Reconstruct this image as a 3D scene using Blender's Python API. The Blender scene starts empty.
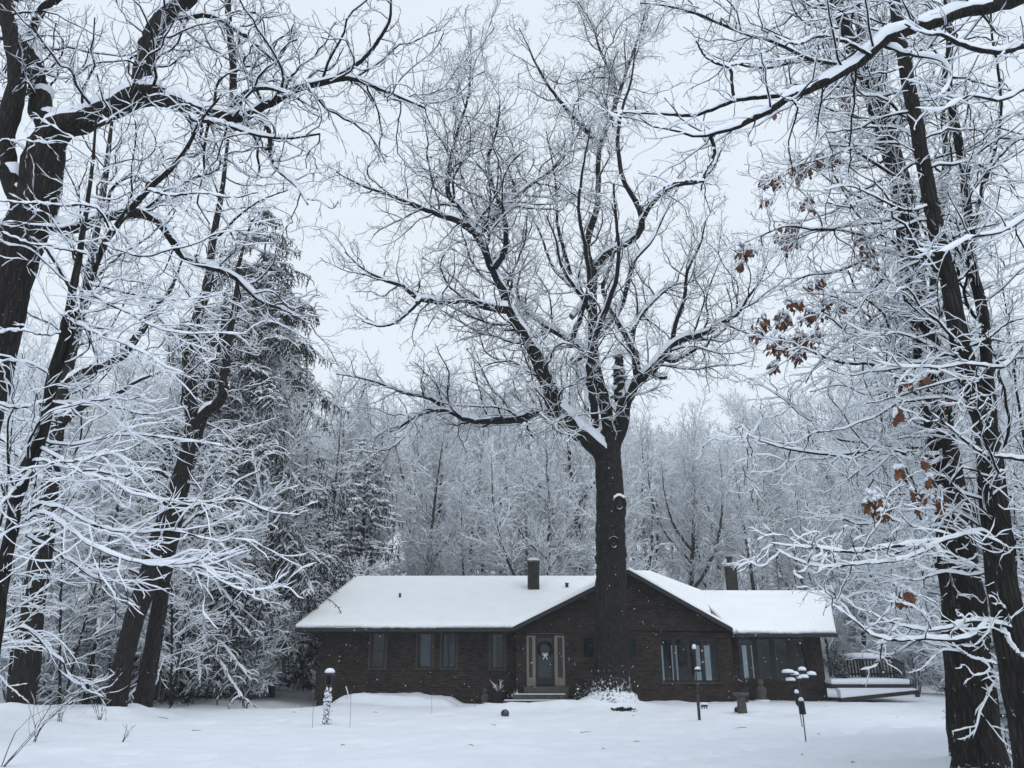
import bpy, bmesh, math, random
import numpy as np

random.seed(7)
SC = bpy.context.scene
COL = SC.collection
rad = math.radians

# ------------------------------------------------------------------ camera
FPX, PITCH, CAMZ = 773.0, rad(19.6), 1.6
CP, SP = math.cos(PITCH), math.sin(PITCH)
cam_d = bpy.data.cameras.new('camera')
cam = bpy.data.objects.new('camera', cam_d)
COL.objects.link(cam)
cam.location = (0, 0, CAMZ)
cam.rotation_euler = (math.pi/2 + PITCH, 0, 0)
cam_d.sensor_width = 36.0
cam_d.lens = 36.0*FPX/1024.0
cam_d.clip_start, cam_d.clip_end = 0.05, 2000
SC.camera = cam


def U(px, py, Y):
    """the point of the plane y = Y that the photo shows at (px, py)"""
    u, v = (px-512)/FPX, (384-py)/FPX
    k = Y/(CP - v*SP)
    return np.array([u*k, Y, CAMZ + k*(SP + v*CP)])


def msize(px_w, py, Y):
    v = (384-py)/FPX
    return px_w/FPX*Y/(CP - v*SP)


# ------------------------------------------------------------------ noise and ground
_nr = np.random.default_rng(3)
_tab = _nr.random((256, 256))


def vnoise(x, y):
    x = np.asarray(x, float); y = np.asarray(y, float)
    xi, yi = np.floor(x).astype(int), np.floor(y).astype(int)
    fx, fy = x-xi, y-yi
    fx = fx*fx*(3-2*fx); fy = fy*fy*(3-2*fy)
    a = _tab[xi % 256, yi % 256]; b = _tab[(xi+1) % 256, yi % 256]
    c = _tab[xi % 256, (yi+1) % 256]; d = _tab[(xi+1) % 256, (yi+1) % 256]
    return (a*(1-fx)+b*fx)*(1-fy)+(c*(1-fx)+d*fx)*fy - 0.5


def sstep(a, b, x):
    t = np.clip((np.asarray(x, float)-a)/(b-a), 0, 1)
    return t*t*(3-2*t)


OAK = U(612, 708, 29.3); OAK_X, OAK_Y = OAK[0], 29.3


TRUNKS = ((117, 714, 23.0, .22, .75), (141, 711, 24.2, .22, .6), (21, 715, 21.5, .22, .8), (978, 764, 11.6, .26, .6), (1036, 775, 9.0, .2, .55), (953, 742, 14, .15, .4), (326, 722, 21.8, .08, .3))


# old half filled footprints and dimples where clumps fell from the trees
_dr = np.random.default_rng(12)
DENTS = [(1.2+.46*q+_dr.normal(0, .08)+(.12 if q % 2 else -.12), 13.0+.5*q+_dr.normal(0, .1), .16, .15) for q in range(17)]
DENTS += [(_dr.uniform(-9, 10), _dr.uniform(11, 26), _dr.uniform(.10, .26), _dr.uniform(.03, .09)) for q in range(120)]


def ground(x, y):
    x = np.asarray(x, float); y = np.asarray(y, float)
    z = 0.22*vnoise(x*.13+5, y*.13) + 0.08*vnoise(x*.5, y*.5+9)
    z = z*sstep(3, 9, y)
    near = 1-sstep(34, 46, y)
    z += near*(0.07*vnoise(x*1.3, y*1.3)+0.03*vnoise(x*3.5+3, y*3.5)+.02*vnoise(x*7, y*7+4))
    # wooded rise behind the house and to the left
    z += 0.22*np.maximum(0, y-45)*sstep(45, 58, y)
    z += 0.10*np.maximum(0, -x-9)*sstep(27, 40, y)+.35*sstep(-9, -13, x)*sstep(15, 20, y)*(1-sstep(24, 29, y))
    z = np.minimum(z, 26)
    # dip at the left corner, bed of snow in front of the left wing
    z -= 0.30*np.exp(-((x+8.1)/1.2)**2-((y-31)/2.2)**2)
    bed = sstep(-6.9, -6.0, x)*(1-sstep(-2.5, -1.7, x))*sstep(30.2, 30.7, y)*(1-sstep(32.4, 33, y))
    z += bed*(0.28+0.12*vnoise(x*2, y*2)+0.06*vnoise(x*6, y*6))
    # cleared walk up to the door and the bank thrown beside it
    walk = sstep(-3.1, -1.6, x + (y-30)*0.8)*(1-sstep(2.2, 3.0, x))*sstep(29.5, 29.9, y)*(1-sstep(31.4, 31.6, y))
    z -= walk*0.12
    bank = sstep(-1.9, -0.6, x)*(1-sstep(2.5, 4.2, x))*np.exp(-((y-28.7)/0.55)**2)
    z += bank*(0.20+0.12*vnoise(x*2.2, y*2.2))
    r = np.hypot(x-OAK_X, y-OAK_Y)
    z += 0.38*np.exp(-(r/1.15)**2)
    for dx_, dy_, dr_, dd_ in DENTS:
        z -= dd_*np.exp(-(((x-dx_)**2+((y-dy_)*.8)**2)/dr_**2))
    for px_, py_, y_, h_, w_ in TRUNKS:
        z += h_*np.exp(-(np.hypot(x-U(px_, py_, y_)[0], (y-y_)+.1)/w_)**2)
    return z


def gz(x, y):
    return float(ground(x, y))


# ------------------------------------------------------------------ mesh helpers
def mesh_obj(name, V, F, mat, parent=None, loc=(0, 0, 0), smooth=True):
    V = np.asarray(V, np.float32).reshape(-1, 3)
    me = bpy.data.meshes.new(name)
    if isinstance(F, np.ndarray):
        k = F.shape[1]
        me.vertices.add(len(V)); me.vertices.foreach_set('co', V.ravel())
        me.loops.add(F.size); me.loops.foreach_set('vertex_index', F.astype(np.int32).ravel())
        me.polygons.add(len(F))
        me.polygons.foreach_set('loop_start', np.arange(0, F.size, k, dtype=np.int32))
        me.polygons.foreach_set('loop_total', np.full(len(F), k, np.int32))
    else:
        me.from_pydata(V.tolist(), [], F)
    if smooth:
        me.polygons.foreach_set('use_smooth', np.ones(len(me.polygons), bool))
    me.update(calc_edges=True)
    if mat:
        me.materials.append(mat)
    o = bpy.data.objects.new(name, me)
    COL.objects.link(o)
    o.location = loc
    if parent:
        o.parent = parent
    return o


def tag(o, label=None, cat=None, group=None, kind=None):
    if label: o['label'] = label
    if cat: o['category'] = cat
    if group: o['group'] = group
    if kind: o['kind'] = kind
    return o


def thing(name, label, cat, loc, group=None, rz=0):
    o = bpy.data.objects.new(name, None)
    o.empty_display_size = 0.2
    COL.objects.link(o)
    o.location = loc; o.rotation_euler = (0, 0, rz)
    return tag(o, label, cat, group)


def dup(root, loc, rz=0, s=1.0, label=None):
    r = root.copy(); COL.objects.link(r)
    r.location = loc; r.rotation_euler = (0, 0, rz); r.scale = (s, s, s)
    if label: r['label'] = label
    for ch in list(root.children):
        c = ch.copy(); COL.objects.link(c); c.parent = r
        for g2 in list(ch.children):
            d = g2.copy(); COL.objects.link(d); d.parent = c
    return r


class MB:
    """collects boxes, bars, rings and sheets, becomes ONE mesh"""
    def __init__(s): s.v = []; s.f = []
    def add(s, V, F):
        n = len(s.v); s.v += [tuple(map(float, p)) for p in V]; s.f += [tuple(int(i)+n for i in f) for f in F]; return s
    def box(s, x0, x1, y0, y1, z0, z1):
        V = [(x, y, z) for x in (x0, x1) for y in (y0, y1) for z in (z0, z1)]
        return s.add(V, [(0, 1, 3, 2), (4, 6, 7, 5), (0, 4, 5, 1), (2, 3, 7, 6), (0, 2, 6, 4), (1, 5, 7, 3)])
    def lathe(s, cx, cy, prof, n=16):
        V = []; F = []
        for r, z in prof:
            for j in range(n):
                a = 2*math.pi*j/n
                V.append((cx+r*math.cos(a), cy+r*math.sin(a), z))
        for i in range(len(prof)-1):
            for j in range(n):
                F.append((i*n+j, i*n+(j+1) % n, (i+1)*n+(j+1) % n, (i+1)*n+j))
        F.append(tuple(range(n))[::-1]); F.append(tuple((len(prof)-1)*n+j for j in range(n)))
        return s.add(V, F)
    def tube(s, pts, r, n=8):
        P = np.array(pts, float); R = np.full(len(P), r) if np.isscalar(r) else np.array(r, float)
        V, F = tubes(P[None], R[None], n)
        s.add(V, F)
        m = len(P)
        b = len(s.v)-m*n
        s.f.append(tuple(b+j for j in range(n))[::-1]); s.f.append(tuple(b+(m-1)*n+j for j in range(n)))
        return s
    def prism(s, poly_xz, y0, y1):
        n = len(poly_xz)
        V = [(x, y0, z) for x, z in poly_xz]+[(x, y1, z) for x, z in poly_xz]
        F = [tuple(range(n)), tuple(range(n, 2*n))[::-1]]+[(i, i+n, (i+1) % n+n, (i+1) % n) for i in range(n)]
        return s.add(V, F)
    def slab(s, poly, t):
        n = len(poly)
        V = list(poly)+[(x, y, z-t) for x, y, z in poly]
        F = [tuple(range(n)), tuple(range(n, 2*n))[::-1]]+[(i, i+n, (i+1) % n+n, (i+1) % n) for i in range(n)]
        return s.add(V, F)
    def build(s, name, mat, parent=None, loc=(0, 0, 0), smooth=False, bevel=0, fix=True):
        V = np.array(s.v)-np.array(loc if parent is None else (0, 0, 0))
        o = mesh_obj(name, V, s.f, mat, parent, loc if parent is None else (0, 0, 0), smooth)
        if fix or bevel:
            bm = bmesh.new(); bm.from_mesh(o.data)
            bmesh.ops.recalc_face_normals(bm, faces=bm.faces)
            if bevel:
                bmesh.ops.bevel(bm, geom=list(bm.edges), offset=bevel, segments=2, affect='EDGES', profile=.5, clamp_overlap=True)
            bm.to_mesh(o.data); bm.free()
        return o


def norm(a):
    return a/np.maximum(np.linalg.norm(a, axis=-1, keepdims=True), 1e-9)


def tubes(P, R, k, lump=0.0, rng=None):
    M, N, _ = P.shape
    T = norm(np.gradient(P, axis=1))
    ref = np.where(np.abs(T[:, :1, 2:3]) > .9, np.array([1., 0, 0]), np.array([0, 0, 1.]))
    nrm = np.empty_like(P)
    nrm[:, 0] = norm(np.cross(ref[:, 0], T[:, 0]))
    for i in range(1, N):
        v = nrm[:, i-1]
        nrm[:, i] = norm(v-(v*T[:, i]).sum(-1, keepdims=True)*T[:, i])
    B = np.cross(T, nrm)
    a = 2*np.pi*np.arange(k)/k
    RR = R[:, :, None]*np.ones(k)
    if lump:
        RR = RR*(1+lump*(rng.random((M, 1, k))-.5)*1.2+lump*(rng.random((M, N, k))-.5))
    V = P[:, :, None]+RR[..., None]*(np.cos(a)[:, None]*nrm[:, :, None]+np.sin(a)[:, None]*B[:, :, None])
    base = (np.arange(M)*N*k)[:, None, None]+(np.arange(N-1)*k)[None, :, None]
    j = np.arange(k); jn = (j+1) % k
    F = np.stack([base+j, base+jn, base+k+jn, base+k+j], -1).reshape(-1, 4)
    return V.reshape(-1, 3), F


def caps(P, R, k, t0, tk, tmax, rng, lo=.30, hi=.75, gap=.15, wide=.003, wk=1.04):
    """snow lying along the upper side of branches"""
    M, N, _ = P.shape
    T = norm(np.gradient(P, axis=1))
    h = np.hypot(T[..., 0], T[..., 1])
    s = np.clip((h-lo)/(hi-lo), 0, 1)
    s = s*(1-gap*rng.random((M, N)))*np.where(rng.random((M, N)) < .06, .3, 1)
    s[:, -1] *= .35
    up = np.array([0, 0, 1.])-T*T[..., 2:3]
    Uv = norm(up); S = np.cross(T, Uv)
    t = np.minimum(t0+tk*R, tmax)*s*(.55+.85*rng.random((M, N)))
    w = (R*wk+wide)*np.clip(s*1.6, 0, 1)
    a = 2*np.pi*np.arange(k)/k + np.pi/2
    ca, sa = np.cos(a), np.sin(a)
    c = P+Uv*(R*.22*np.clip(s*2, 0, 1))[..., None]
    hgt = np.where(sa > 0, 1, .35)*sa
    V = c[:, :, None]+S[:, :, None]*(w[..., None]*ca)[..., None]+Uv[:, :, None]*((t+R*.8*np.clip(s*2, 0, 1))[..., None]*hgt)[..., None]
    base = (np.arange(M)*N*k)[:, None, None]+(np.arange(N-1)*k)[None, :, None]
    j = np.arange(k); jn = (j+1) % k
    F = np.stack([base+j, base+jn, base+k+jn, base+k+j], -1).reshape(-1, 4)
    return V.reshape(-1, 3), F


def merge(gs):
    Vs, Fs, n = [], [], 0
    for V, F in gs:
        Vs.append(V); Fs.append(F+n); n += len(V)
    return np.concatenate(Vs), np.concatenate(Fs)


def spline(P, R, n, jit=0.0, rng=None):
    P = np.array(P, float); R = np.array(R, float)
    d = np.concatenate([[0], np.cumsum(np.linalg.norm(np.diff(P, axis=0), axis=1))])
    if len(P) > 2:
        m = np.gradient(P, d, axis=0)
    else:
        m = np.tile((P[1]-P[0])/max(d[1], 1e-6), (2, 1))
    t = np.linspace(0, d[-1], n)
    i = np.clip(np.searchsorted(d, t, side='right')-1, 0, len(P)-2)
    hh = (d[i+1]-d[i])[:, None]; u = ((t-d[i])/(d[i+1]-d[i]))[:, None]
    Q = (2*u**3-3*u**2+1)*P[i]+(u**3-2*u**2+u)*hh*m[i]+(-2*u**3+3*u**2)*P[i+1]+(u**3-u**2)*hh*m[i+1]
    RR = np.interp(t, d, R)
    if jit:
        e = rng.normal(0, jit, Q.shape); e[0] = 0
        Q = Q+e*RR[:, None]
    return Q, RR


def grow(b, rng, per_m, t0=.15, t1=1.0, ang=(35, 60), lf=(.3, .6), lmin=.15, lmax=4., rr=.55, rmin=.004,
         n=5, wander=.18, up=.05, flat=0., taper=.6, slim=.011, fall=.5):
    P, R = b
    M, N, _ = P.shape
    L = np.linalg.norm(np.diff(P, axis=1), axis=2).sum(1)
    cnt = np.floor(L*per_m*(t1-t0)+rng.random(M)).astype(int)
    idx = np.repeat(np.arange(M), cnt)
    K = len(idx)
    if K == 0:
        return np.zeros((0, n, 3)), np.zeros((0, n))
    first = np.concatenate([[0], np.cumsum(cnt)[:-1]])
    j = np.arange(K)-first[idx]
    t = t0+(t1-t0)*(j+rng.random(K))/cnt[idx]
    u = t*(N-1); i = np.minimum(u.astype(int), N-2); f = (u-i)[:, None]
    pos = P[idx, i]*(1-f)+P[idx, i+1]*f
    r0 = R[idx, i]*(1-f[:, 0])+R[idx, i+1]*f[:, 0]
    T = norm(P[idx, i+1]-P[idx, i])
    ref = np.where(np.abs(T[:, 2:3]) > .9, np.array([1., 0, 0]), np.array([0, 0, 1.]))
    A = norm(np.cross(ref, T)); B = np.cross(T, A)
    off = rng.random(M)*6.28
    phi = off[idx]+j*2.4+rng.normal(0, .6, K)
    pp = np.cos(phi)[:, None]*A+np.sin(phi)[:, None]*B
    if flat:
        pp[:, 2] *= (1-flat); pp = norm(pp)
    a = np.radians(rng.uniform(ang[0], ang[1], K))[:, None]
    D = norm(np.cos(a)*T+np.sin(a)*pp)
    ln = np.clip(L[idx]*rng.uniform(lf[0], lf[1], K)*(1-fall*t), lmin, lmax)
    ra = np.maximum(rmin, np.minimum(r0*rr, ln*slim+.002))
    pts = np.empty((K, n, 3)); pts[:, 0] = pos
    st = (ln/(n-1))[:, None]
    for q in range(1, n):
        D = norm(D+rng.normal(0, wander, (K, 3))+np.array([0, 0, up]))
        pts[:, q] = pts[:, q-1]+D*st
    rad_ = ra[:, None]*np.linspace(1, taper, n)[None]
    return pts, np.maximum(rad_, rmin*.7)


def join(*bs):
    n = max(b[0].shape[1] for b in bs)
    out = []
    for P, R in bs:
        if P.shape[1] != n:
            q = [spline(p, r, n) for p, r in zip(P, R)]
            P = np.array([x[0] for x in q]); R = np.array([x[1] for x in q])
        out.append((P, R))
    return np.concatenate([o[0] for o in out]), np.concatenate([o[1] for o in out])


def trace(pts, Y, n=24, jit=0.12, rng=None, dy=None):
    """(px, py, width px) along a limb at depth Y; dy = depth change along it"""
    P = []; R = []
    m = len(pts)
    for q, p in enumerate(pts):
        yy = Y + (np.interp(q/(m-1), np.linspace(0, 1, len(dy)), dy) if dy else 0)
        P.append(U(p[0], p[1], yy)); R.append(max(.004, .5*msize(p[2], p[1], yy)))
    return spline(P, R, n, jit, rng or np.random.default_rng(len(pts)))


def batch(lst):
    n = max(len(p) for p, r in lst)
    q = [(p, r) if len(p) == n else spline(p, r, n) for p, r in lst]
    return np.array([x[0] for x in q]), np.array([x[1] for x in q])


# ------------------------------------------------------------------ materials
def new_mat(name):
    m = bpy.data.materials.new(name); m.use_nodes = True
    nt = m.node_tree
    return m, nt, nt.nodes['Principled BSDF']


def nd(nt, t, **kw):
    n = nt.nodes.new(t)
    for k, v in kw.items():
        if k in n.inputs.keys(): n.inputs[k].default_value = v
        else: setattr(n, k, v)
    return n


def ramp(nt, src, stops):
    r = nt.nodes.new('ShaderNodeValToRGB')
    e = r.color_ramp.elements
    while len(e) < len(stops): e.new(.5)
    for x, (p, c) in zip(e, stops):
        x.position = p; x.color = (*c, 1) if len(c) == 3 else c
    nt.links.new(src, r.inputs[0])
    return r.outputs[0]


def mix(nt, fac, a, b):
    m = nt.nodes.new('ShaderNodeMix'); m.data_type = 'RGBA'
    for s, v in ((0, fac), (6, a), (7, b)):
        if hasattr(v, 'links') or hasattr(v, 'is_linked'): nt.links.new(v, m.inputs[s])
        else: m.inputs[s].default_value = v if s == 0 else (*v, 1)
    return m.outputs[2]


def math_(nt, op, a, b=None, clamp=False):
    m = nt.nodes.new('ShaderNodeMath'); m.operation = op; m.use_clamp = clamp
    for s, v in ((0, a), (1, b)):
        if v is None: continue
        if hasattr(v, 'is_linked'): nt.links.new(v, m.inputs[s])
        else: m.inputs[s].default_value = v
    return m.outputs[0]


SNOWC = (.77, .81, .88)


def plain(name, c, rough=.7, noise=0, scale=8., spec=.3, metal=0):
    m, nt, b = new_mat(name)
    b.inputs['Roughness'].default_value = rough
    b.inputs['Specular IOR Level'].default_value = spec
    b.inputs['Metallic'].default_value = metal
    if noise:
        tc = nd(nt, 'ShaderNodeTexCoord'); n = nd(nt, 'ShaderNodeTexNoise', Scale=scale, Detail=5)
        nt.links.new(tc.outputs['Object'], n.inputs['Vector'])
        lo = tuple(x*(1-noise) for x in c); hi = tuple(min(1, x*(1+noise)) for x in c)
        nt.links.new(ramp(nt, n.outputs['Fac'], [(.3, lo), (.7, hi)]), b.inputs['Base Color'])
        bp = nd(nt, 'ShaderNodeBump', Strength=.3, Distance=.01)
        nt.links.new(n.outputs['Fac'], bp.inputs['Height']); nt.links.new(bp.outputs[0], b.inputs['Normal'])
    else:
        b.inputs['Base Color'].default_value = (*c, 1)
    return m


def snow_mat(name, bump=.5, scale=14., dist=.02, c=SNOWC):
    m, nt, b = new_mat(name)
    tc = nd(nt, 'ShaderNodeNewGeometry')
    n1 = nd(nt, 'ShaderNodeTexNoise', Scale=scale, Detail=6, Roughness=.6)
    nt.links.new(tc.outputs['Position'], n1.inputs['Vector'])
    n2 = nd(nt, 'ShaderNodeTexNoise', Scale=1.3, Detail=3)
    nt.links.new(tc.outputs['Position'], n2.inputs['Vector'])
    nt.links.new(ramp(nt, n2.outputs['Fac'], [(.3, tuple(x*.95 for x in c)), (.7, c)]), b.inputs['Base Color'])
    b.inputs['Roughness'].default_value = .65
    b.inputs['Specular IOR Level'].default_value = .25
    bp = nd(nt, 'ShaderNodeBump', Strength=bump, Distance=dist)
    nt.links.new(n1.outputs['Fac'], bp.inputs['Height']); nt.links.new(bp.outputs[0], b.inputs['Normal'])
    return m


def bark_mat(name, dark, light, scale=6., top=.55, fleck=.0, bump=.8, base_h=None, stretch=.16):
    """furrowed bark; snow lies where the surface faces up, and sticks in flecks"""
    m, nt, b = new_mat(name)
    geo = nd(nt, 'ShaderNodeNewGeometry')
    mp = nd(nt, 'ShaderNodeMapping'); mp.inputs['Scale'].default_value = (1, 1, stretch)
    nt.links.new(geo.outputs['Position'], mp.inputs['Vector'])
    n = nd(nt, 'ShaderNodeTexNoise', Scale=scale, Detail=7, Roughness=.65, Distortion=.6)
    nt.links.new(mp.outputs[0], n.inputs['Vector'])
    v = nd(nt, 'ShaderNodeTexVoronoi', Scale=scale*1.6); v.feature = 'DISTANCE_TO_EDGE'
    nt.links.new(mp.outputs[0], v.inputs['Vector'])
    furrow = math_(nt, 'MULTIPLY', v.outputs['Distance'], 1.5, True)
    hgt = math_(nt, 'MULTIPLY', math_(nt, 'ADD', furrow, .25), n.outputs['Fac'])
    col = ramp(nt, hgt, [(.10, dark), (.45, tuple(x*.6 for x in light)), (.9, light)])
    # snow
    sep = nd(nt, 'ShaderNodeSeparateXYZ'); nt.links.new(geo.outputs['Normal'], sep.inputs[0])
    n3 = nd(nt, 'ShaderNodeTexNoise', Scale=9., Detail=5, Roughness=.7)
    nt.links.new(geo.outputs['Position'], n3.inputs['Vector'])
    s1 = math_(nt, 'ADD', sep.outputs['Z'], math_(nt, 'MULTIPLY', math_(nt, 'SUBTRACT', n3.outputs['Fac'], .5), 1.2))
    f1 = math_(nt, 'MULTIPLY', math_(nt, 'SUBTRACT', s1, top), 8., True)
    if fleck:
        n4 = nd(nt, 'ShaderNodeTexNoise', Scale=11., Detail=6, Roughness=.75)
        nt.links.new(geo.outputs['Position'], n4.inputs['Vector'])
        th = .74-fleck*.1
        if base_h is not None:
            sp = nd(nt, 'ShaderNodeSeparateXYZ'); nt.links.new(geo.outputs['Position'], sp.inputs[0])
            k = math_(nt, 'MULTIPLY', math_(nt, 'SUBTRACT', base_h, sp.outputs['Z']), .28/base_h, False)
            k = math_(nt, 'MAXIMUM', k, 0.)
            th = math_(nt, 'SUBTRACT', th, k)
        f2 = math_(nt, 'MULTIPLY', math_(nt, 'SUBTRACT', n4.outputs['Fac'], th), 18., True)
        f1 = math_(nt, 'MAXIMUM', f1, f2)
        # snow blown against the weather side
        dt = nt.nodes.new('ShaderNodeVectorMath'); dt.operation = 'DOT_PRODUCT'; dt.inputs[1].default_value = (-.93, -.25, .25)
        nt.links.new(geo.outputs['Normal'], dt.inputs[0])
        f3 = math_(nt, 'MULTIPLY', math_(nt, 'SUBTRACT', math_(nt, 'ADD', dt.outputs['Value'], math_(nt, 'MULTIPLY', math_(nt, 'SUBTRACT', n4.outputs['Fac'], .5), 2.4)), 1.3), 6., True)
        f1 = math_(nt, 'MAXIMUM', f1, f3)
    nt.links.new(mix(nt, f1, col, SNOWC), b.inputs['Base Color'])
    b.inputs['Roughness'].default_value = .85
    b.inputs['Specular IOR Level'].default_value = .2
    bp = nd(nt, 'ShaderNodeBump', Strength=bump, Distance=.04)
    nt.links.new(hgt, bp.inputs['Height']); nt.links.new(bp.outputs[0], b.inputs['Normal'])
    return m


M = {}
M['snow_ground'] = snow_mat('snow_ground', .45, 9., .05)
M['snow'] = snow_mat('snow', .4, 20., .02)
M['snow_roof_lit'] = snow_mat('snow_roof_lit', .15, 3., .03, (.88, .91, .94))  # paler copy of the snow, the open roof's extra light in its colour
M['snow_twig'] = plain('snow_twig', (.76, .80, .85), .7)
M['bark_near'] = bark_mat('bark_near', (.005, .004, .004), (.058, .051, .045), 14., .6, .12, 1.0, base_h=.55, stretch=.12)
M['bark_oak'] = bark_mat('bark_oak', (.005, .005, .005), (.055, .049, .044), 13., .6, .38, 1.0, base_h=1.7, stretch=.12)
M['bark_limb'] = bark_mat('bark_limb', (.006, .005, .005), (.028, .025, .022), 12., .5, .15)
M['bark_twig'] = plain('bark_twig', (.030, .026, .024), .8)
M['bark_hazed'] = bark_mat('bark_hazed', (.030, .028, .027), (.105, .100, .096), 6., .45, .9, .4)  # bark of the woods lightened, distance haze mixed into the colour
M['bark_hazed_twig'] = plain('bark_hazed_twig', (.10, .095, .092), .85)  # twigs paled the same way to carry the haze
M['needle'] = bark_mat('needle', (.010, .017, .013), (.030, .045, .034), 14., .55, .12, .3, stretch=1)
M['needle_snowy'] = bark_mat('needle_snowy', (.012, .018, .014), (.035, .050, .038), 14., .05, .9, .3, stretch=1)
M['leaf'] = plain('leaf', (.125, .052, .026), .7, .5, 9.)
M['fascia'] = plain('fascia', (.022, .021, .022), .5)
M['frame'] = plain('frame', (.020, .018, .017), .5)
M['frame_brown'] = plain('frame_brown', (.045, .036, .030), .6, .2)
M['beige'] = plain('beige', (.20, .175, .15), .6, .12)
M['door'] = plain('door', (.022, .018, .018), .45)
M['black'] = plain('black', (.012, .012, .013), .5)
M['iron'] = plain('iron', (.020, .020, .022), .45, 0, spec=.5)
M['stone'] = plain('stone', (.085, .082, .078), .85, .3)
M['greywood'] = plain('greywood', (.07, .065, .06), .8, .3)
M['deckwood'] = plain('deckwood', (.035, .030, .027), .8, .3)
M['room'] = plain('room', (.06, .055, .05), .9)
M['curtain'] = plain('curtain', (.36, .37, .38), .9)
M['blind_sheet'] = plain('blind_sheet', (.17, .185, .195), .9)
M['inner'] = plain('inner', (.14, .15, .16), .8)
M['wreath'] = plain('wreath', (.010, .014, .011), .8, .4)
M['ribbon'] = plain('ribbon', (.7, .7, .72), .6)
M['walk'] = plain('walk', (.42, .43, .45), .7, .25, 3.)
M['mulch'] = plain('mulch', (.03, .024, .02), .9, .4, 20.)


def brick_mat(name, c1, c2, mortar):
    m, nt, b = new_mat(name)
    geo = nd(nt, 'ShaderNodeNewGeometry')
    sp = nd(nt, 'ShaderNodeSeparateXYZ'); nt.links.new(geo.outputs['Position'], sp.inputs[0])
    cb = nd(nt, 'ShaderNodeCombineXYZ')
    nt.links.new(math_(nt, 'ADD', sp.outputs['X'], sp.outputs['Y']), cb.inputs['X']); nt.links.new(sp.outputs['Z'], cb.inputs['Y'])
    br = nd(nt, 'ShaderNodeTexBrick', Scale=1.0)
    br.inputs['Color1'].default_value = (*c1, 1); br.inputs['Color2'].default_value = (*c2, 1); br.inputs['Mortar'].default_value = (*mortar, 1)
    br.inputs['Mortar Size'].default_value = .007; br.inputs['Brick Width'].default_value = .21; br.inputs['Row Height'].default_value = .075
    br.inputs['Bias'].default_value = -.1
    nt.links.new(cb.outputs[0], br.inputs['Vector'])
    n = nd(nt, 'ShaderNodeTexNoise', Scale=2.2, Detail=5)
    nt.links.new(geo.outputs['Position'], n.inputs['Vector'])
    tint = ramp(nt, n.outputs['Fac'], [(.3, (.75, .75, .75)), (.7, (1.2, 1.2, 1.2))])
    mm = nd(nt, 'ShaderNodeMix'); mm.data_type = 'RGBA'; mm.blend_type = 'MULTIPLY'; mm.inputs[0].default_value = 1
    nt.links.new(br.outputs['Color'], mm.inputs[6]); nt.links.new(tint, mm.inputs[7])
    nt.links.new(mm.outputs[2], b.inputs['Base Color'])
    b.inputs['Roughness'].default_value = .85; b.inputs['Specular IOR Level'].default_value = .25
    bp = nd(nt, 'ShaderNodeBump', Strength=.5, Distance=.008); bp.invert = True
    nt.links.new(br.outputs['Fac'], bp.inputs['Height']); nt.links.new(bp.outputs[0], b.inputs['Normal'])
    return m


M['brick'] = brick_mat('brick', (.039, .026, .021), (.009, .008, .007), (.043, .039, .035))
M['brick_chimney'] = brick_mat('brick_chimney', (.042, .034, .028), (.022, .019, .017), (.07, .065, .06))


def glass_mat(name, tint=(.62, .69, .72), ior=1.42):
    m = bpy.data.materials.new(name); m.use_nodes = True
    nt = m.node_tree; nt.nodes.clear()
    out = nd(nt, 'ShaderNodeOutputMaterial'); mx = nd(nt, 'ShaderNodeMixShader')
    fr = nd(nt, 'ShaderNodeFresnel', IOR=ior)
    tr = nd(nt, 'ShaderNodeBsdfTransparent'); tr.inputs['Color'].default_value = (*tint, 1)
    gl = nd(nt, 'ShaderNodeBsdfGlossy', Roughness=.03)
    nt.links.new(fr.outputs[0], mx.inputs[0]); nt.links.new(tr.outputs[0], mx.inputs[1]); nt.links.new(gl.outputs[0], mx.inputs[2])
    nt.links.new(mx.outputs[0], out.inputs['Surface'])
    return m


M['glass'] = glass_mat('glass')
mb_, nt_, b_ = new_mat('blue_glass')
b_.inputs['Base Color'].default_value = (.003, .008, .05, 1); b_.inputs['Roughness'].default_value = .08; b_.inputs['Specular IOR Level'].default_value = .8
M['blue'] = mb_

# ------------------------------------------------------------------ world, sun, air
SUN_EL, SUN_AZ = rad(58), rad(155)
w = bpy.data.worlds.new('World'); SC.world = w; w.use_nodes = True
nt = w.node_tree
bg = nt.nodes['Background']
sky = nd(nt, 'ShaderNodeTexSky'); sky.sky_type = 'NISHITA'; sky.sun_disc = False
sky.sun_elevation = SUN_EL; sky.sun_rotation = SUN_AZ; sky.air_density = 1.0; sky.dust_density = 3.0
hs = nd(nt, 'ShaderNodeHueSaturation'); hs.inputs['Saturation'].default_value = .25
nt.links.new(sky.outputs[0], hs.inputs['Color'])
tc = nd(nt, 'ShaderNodeTexCoord')
cn = nd(nt, 'ShaderNodeTexNoise', Scale=1.6, Detail=4)
nt.links.new(tc.outputs['Generated'], cn.inputs['Vector'])
cloud = ramp(nt, cn.outputs['Fac'], [(.25, (7.4, 8.3, 9.25)), (.75, (7.9, 8.7, 9.5))])
nt.links.new(mix(nt, .88, hs.outputs[0], cloud), bg.inputs['Color'])
bg.inputs['Strength'].default_value = .10

sd = bpy.data.lights.new('sun', 'SUN'); sd.energy = 1.0; sd.angle = rad(60); sd.color = (1, .99, .97)
so = bpy.data.objects.new('sun', sd); COL.objects.link(so)
# direction towards the sun (sky rotation is measured from +Y, clockwise)
sx, sy = math.sin(SUN_AZ)*math.cos(SUN_EL), math.cos(SUN_AZ)*math.cos(SUN_EL)
from mathutils import Vector
so.rotation_euler = Vector((sx, sy, math.sin(SUN_EL))).to_track_quat('Z', 'Y').to_euler()
so.location = (0, 0, 60)

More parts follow.
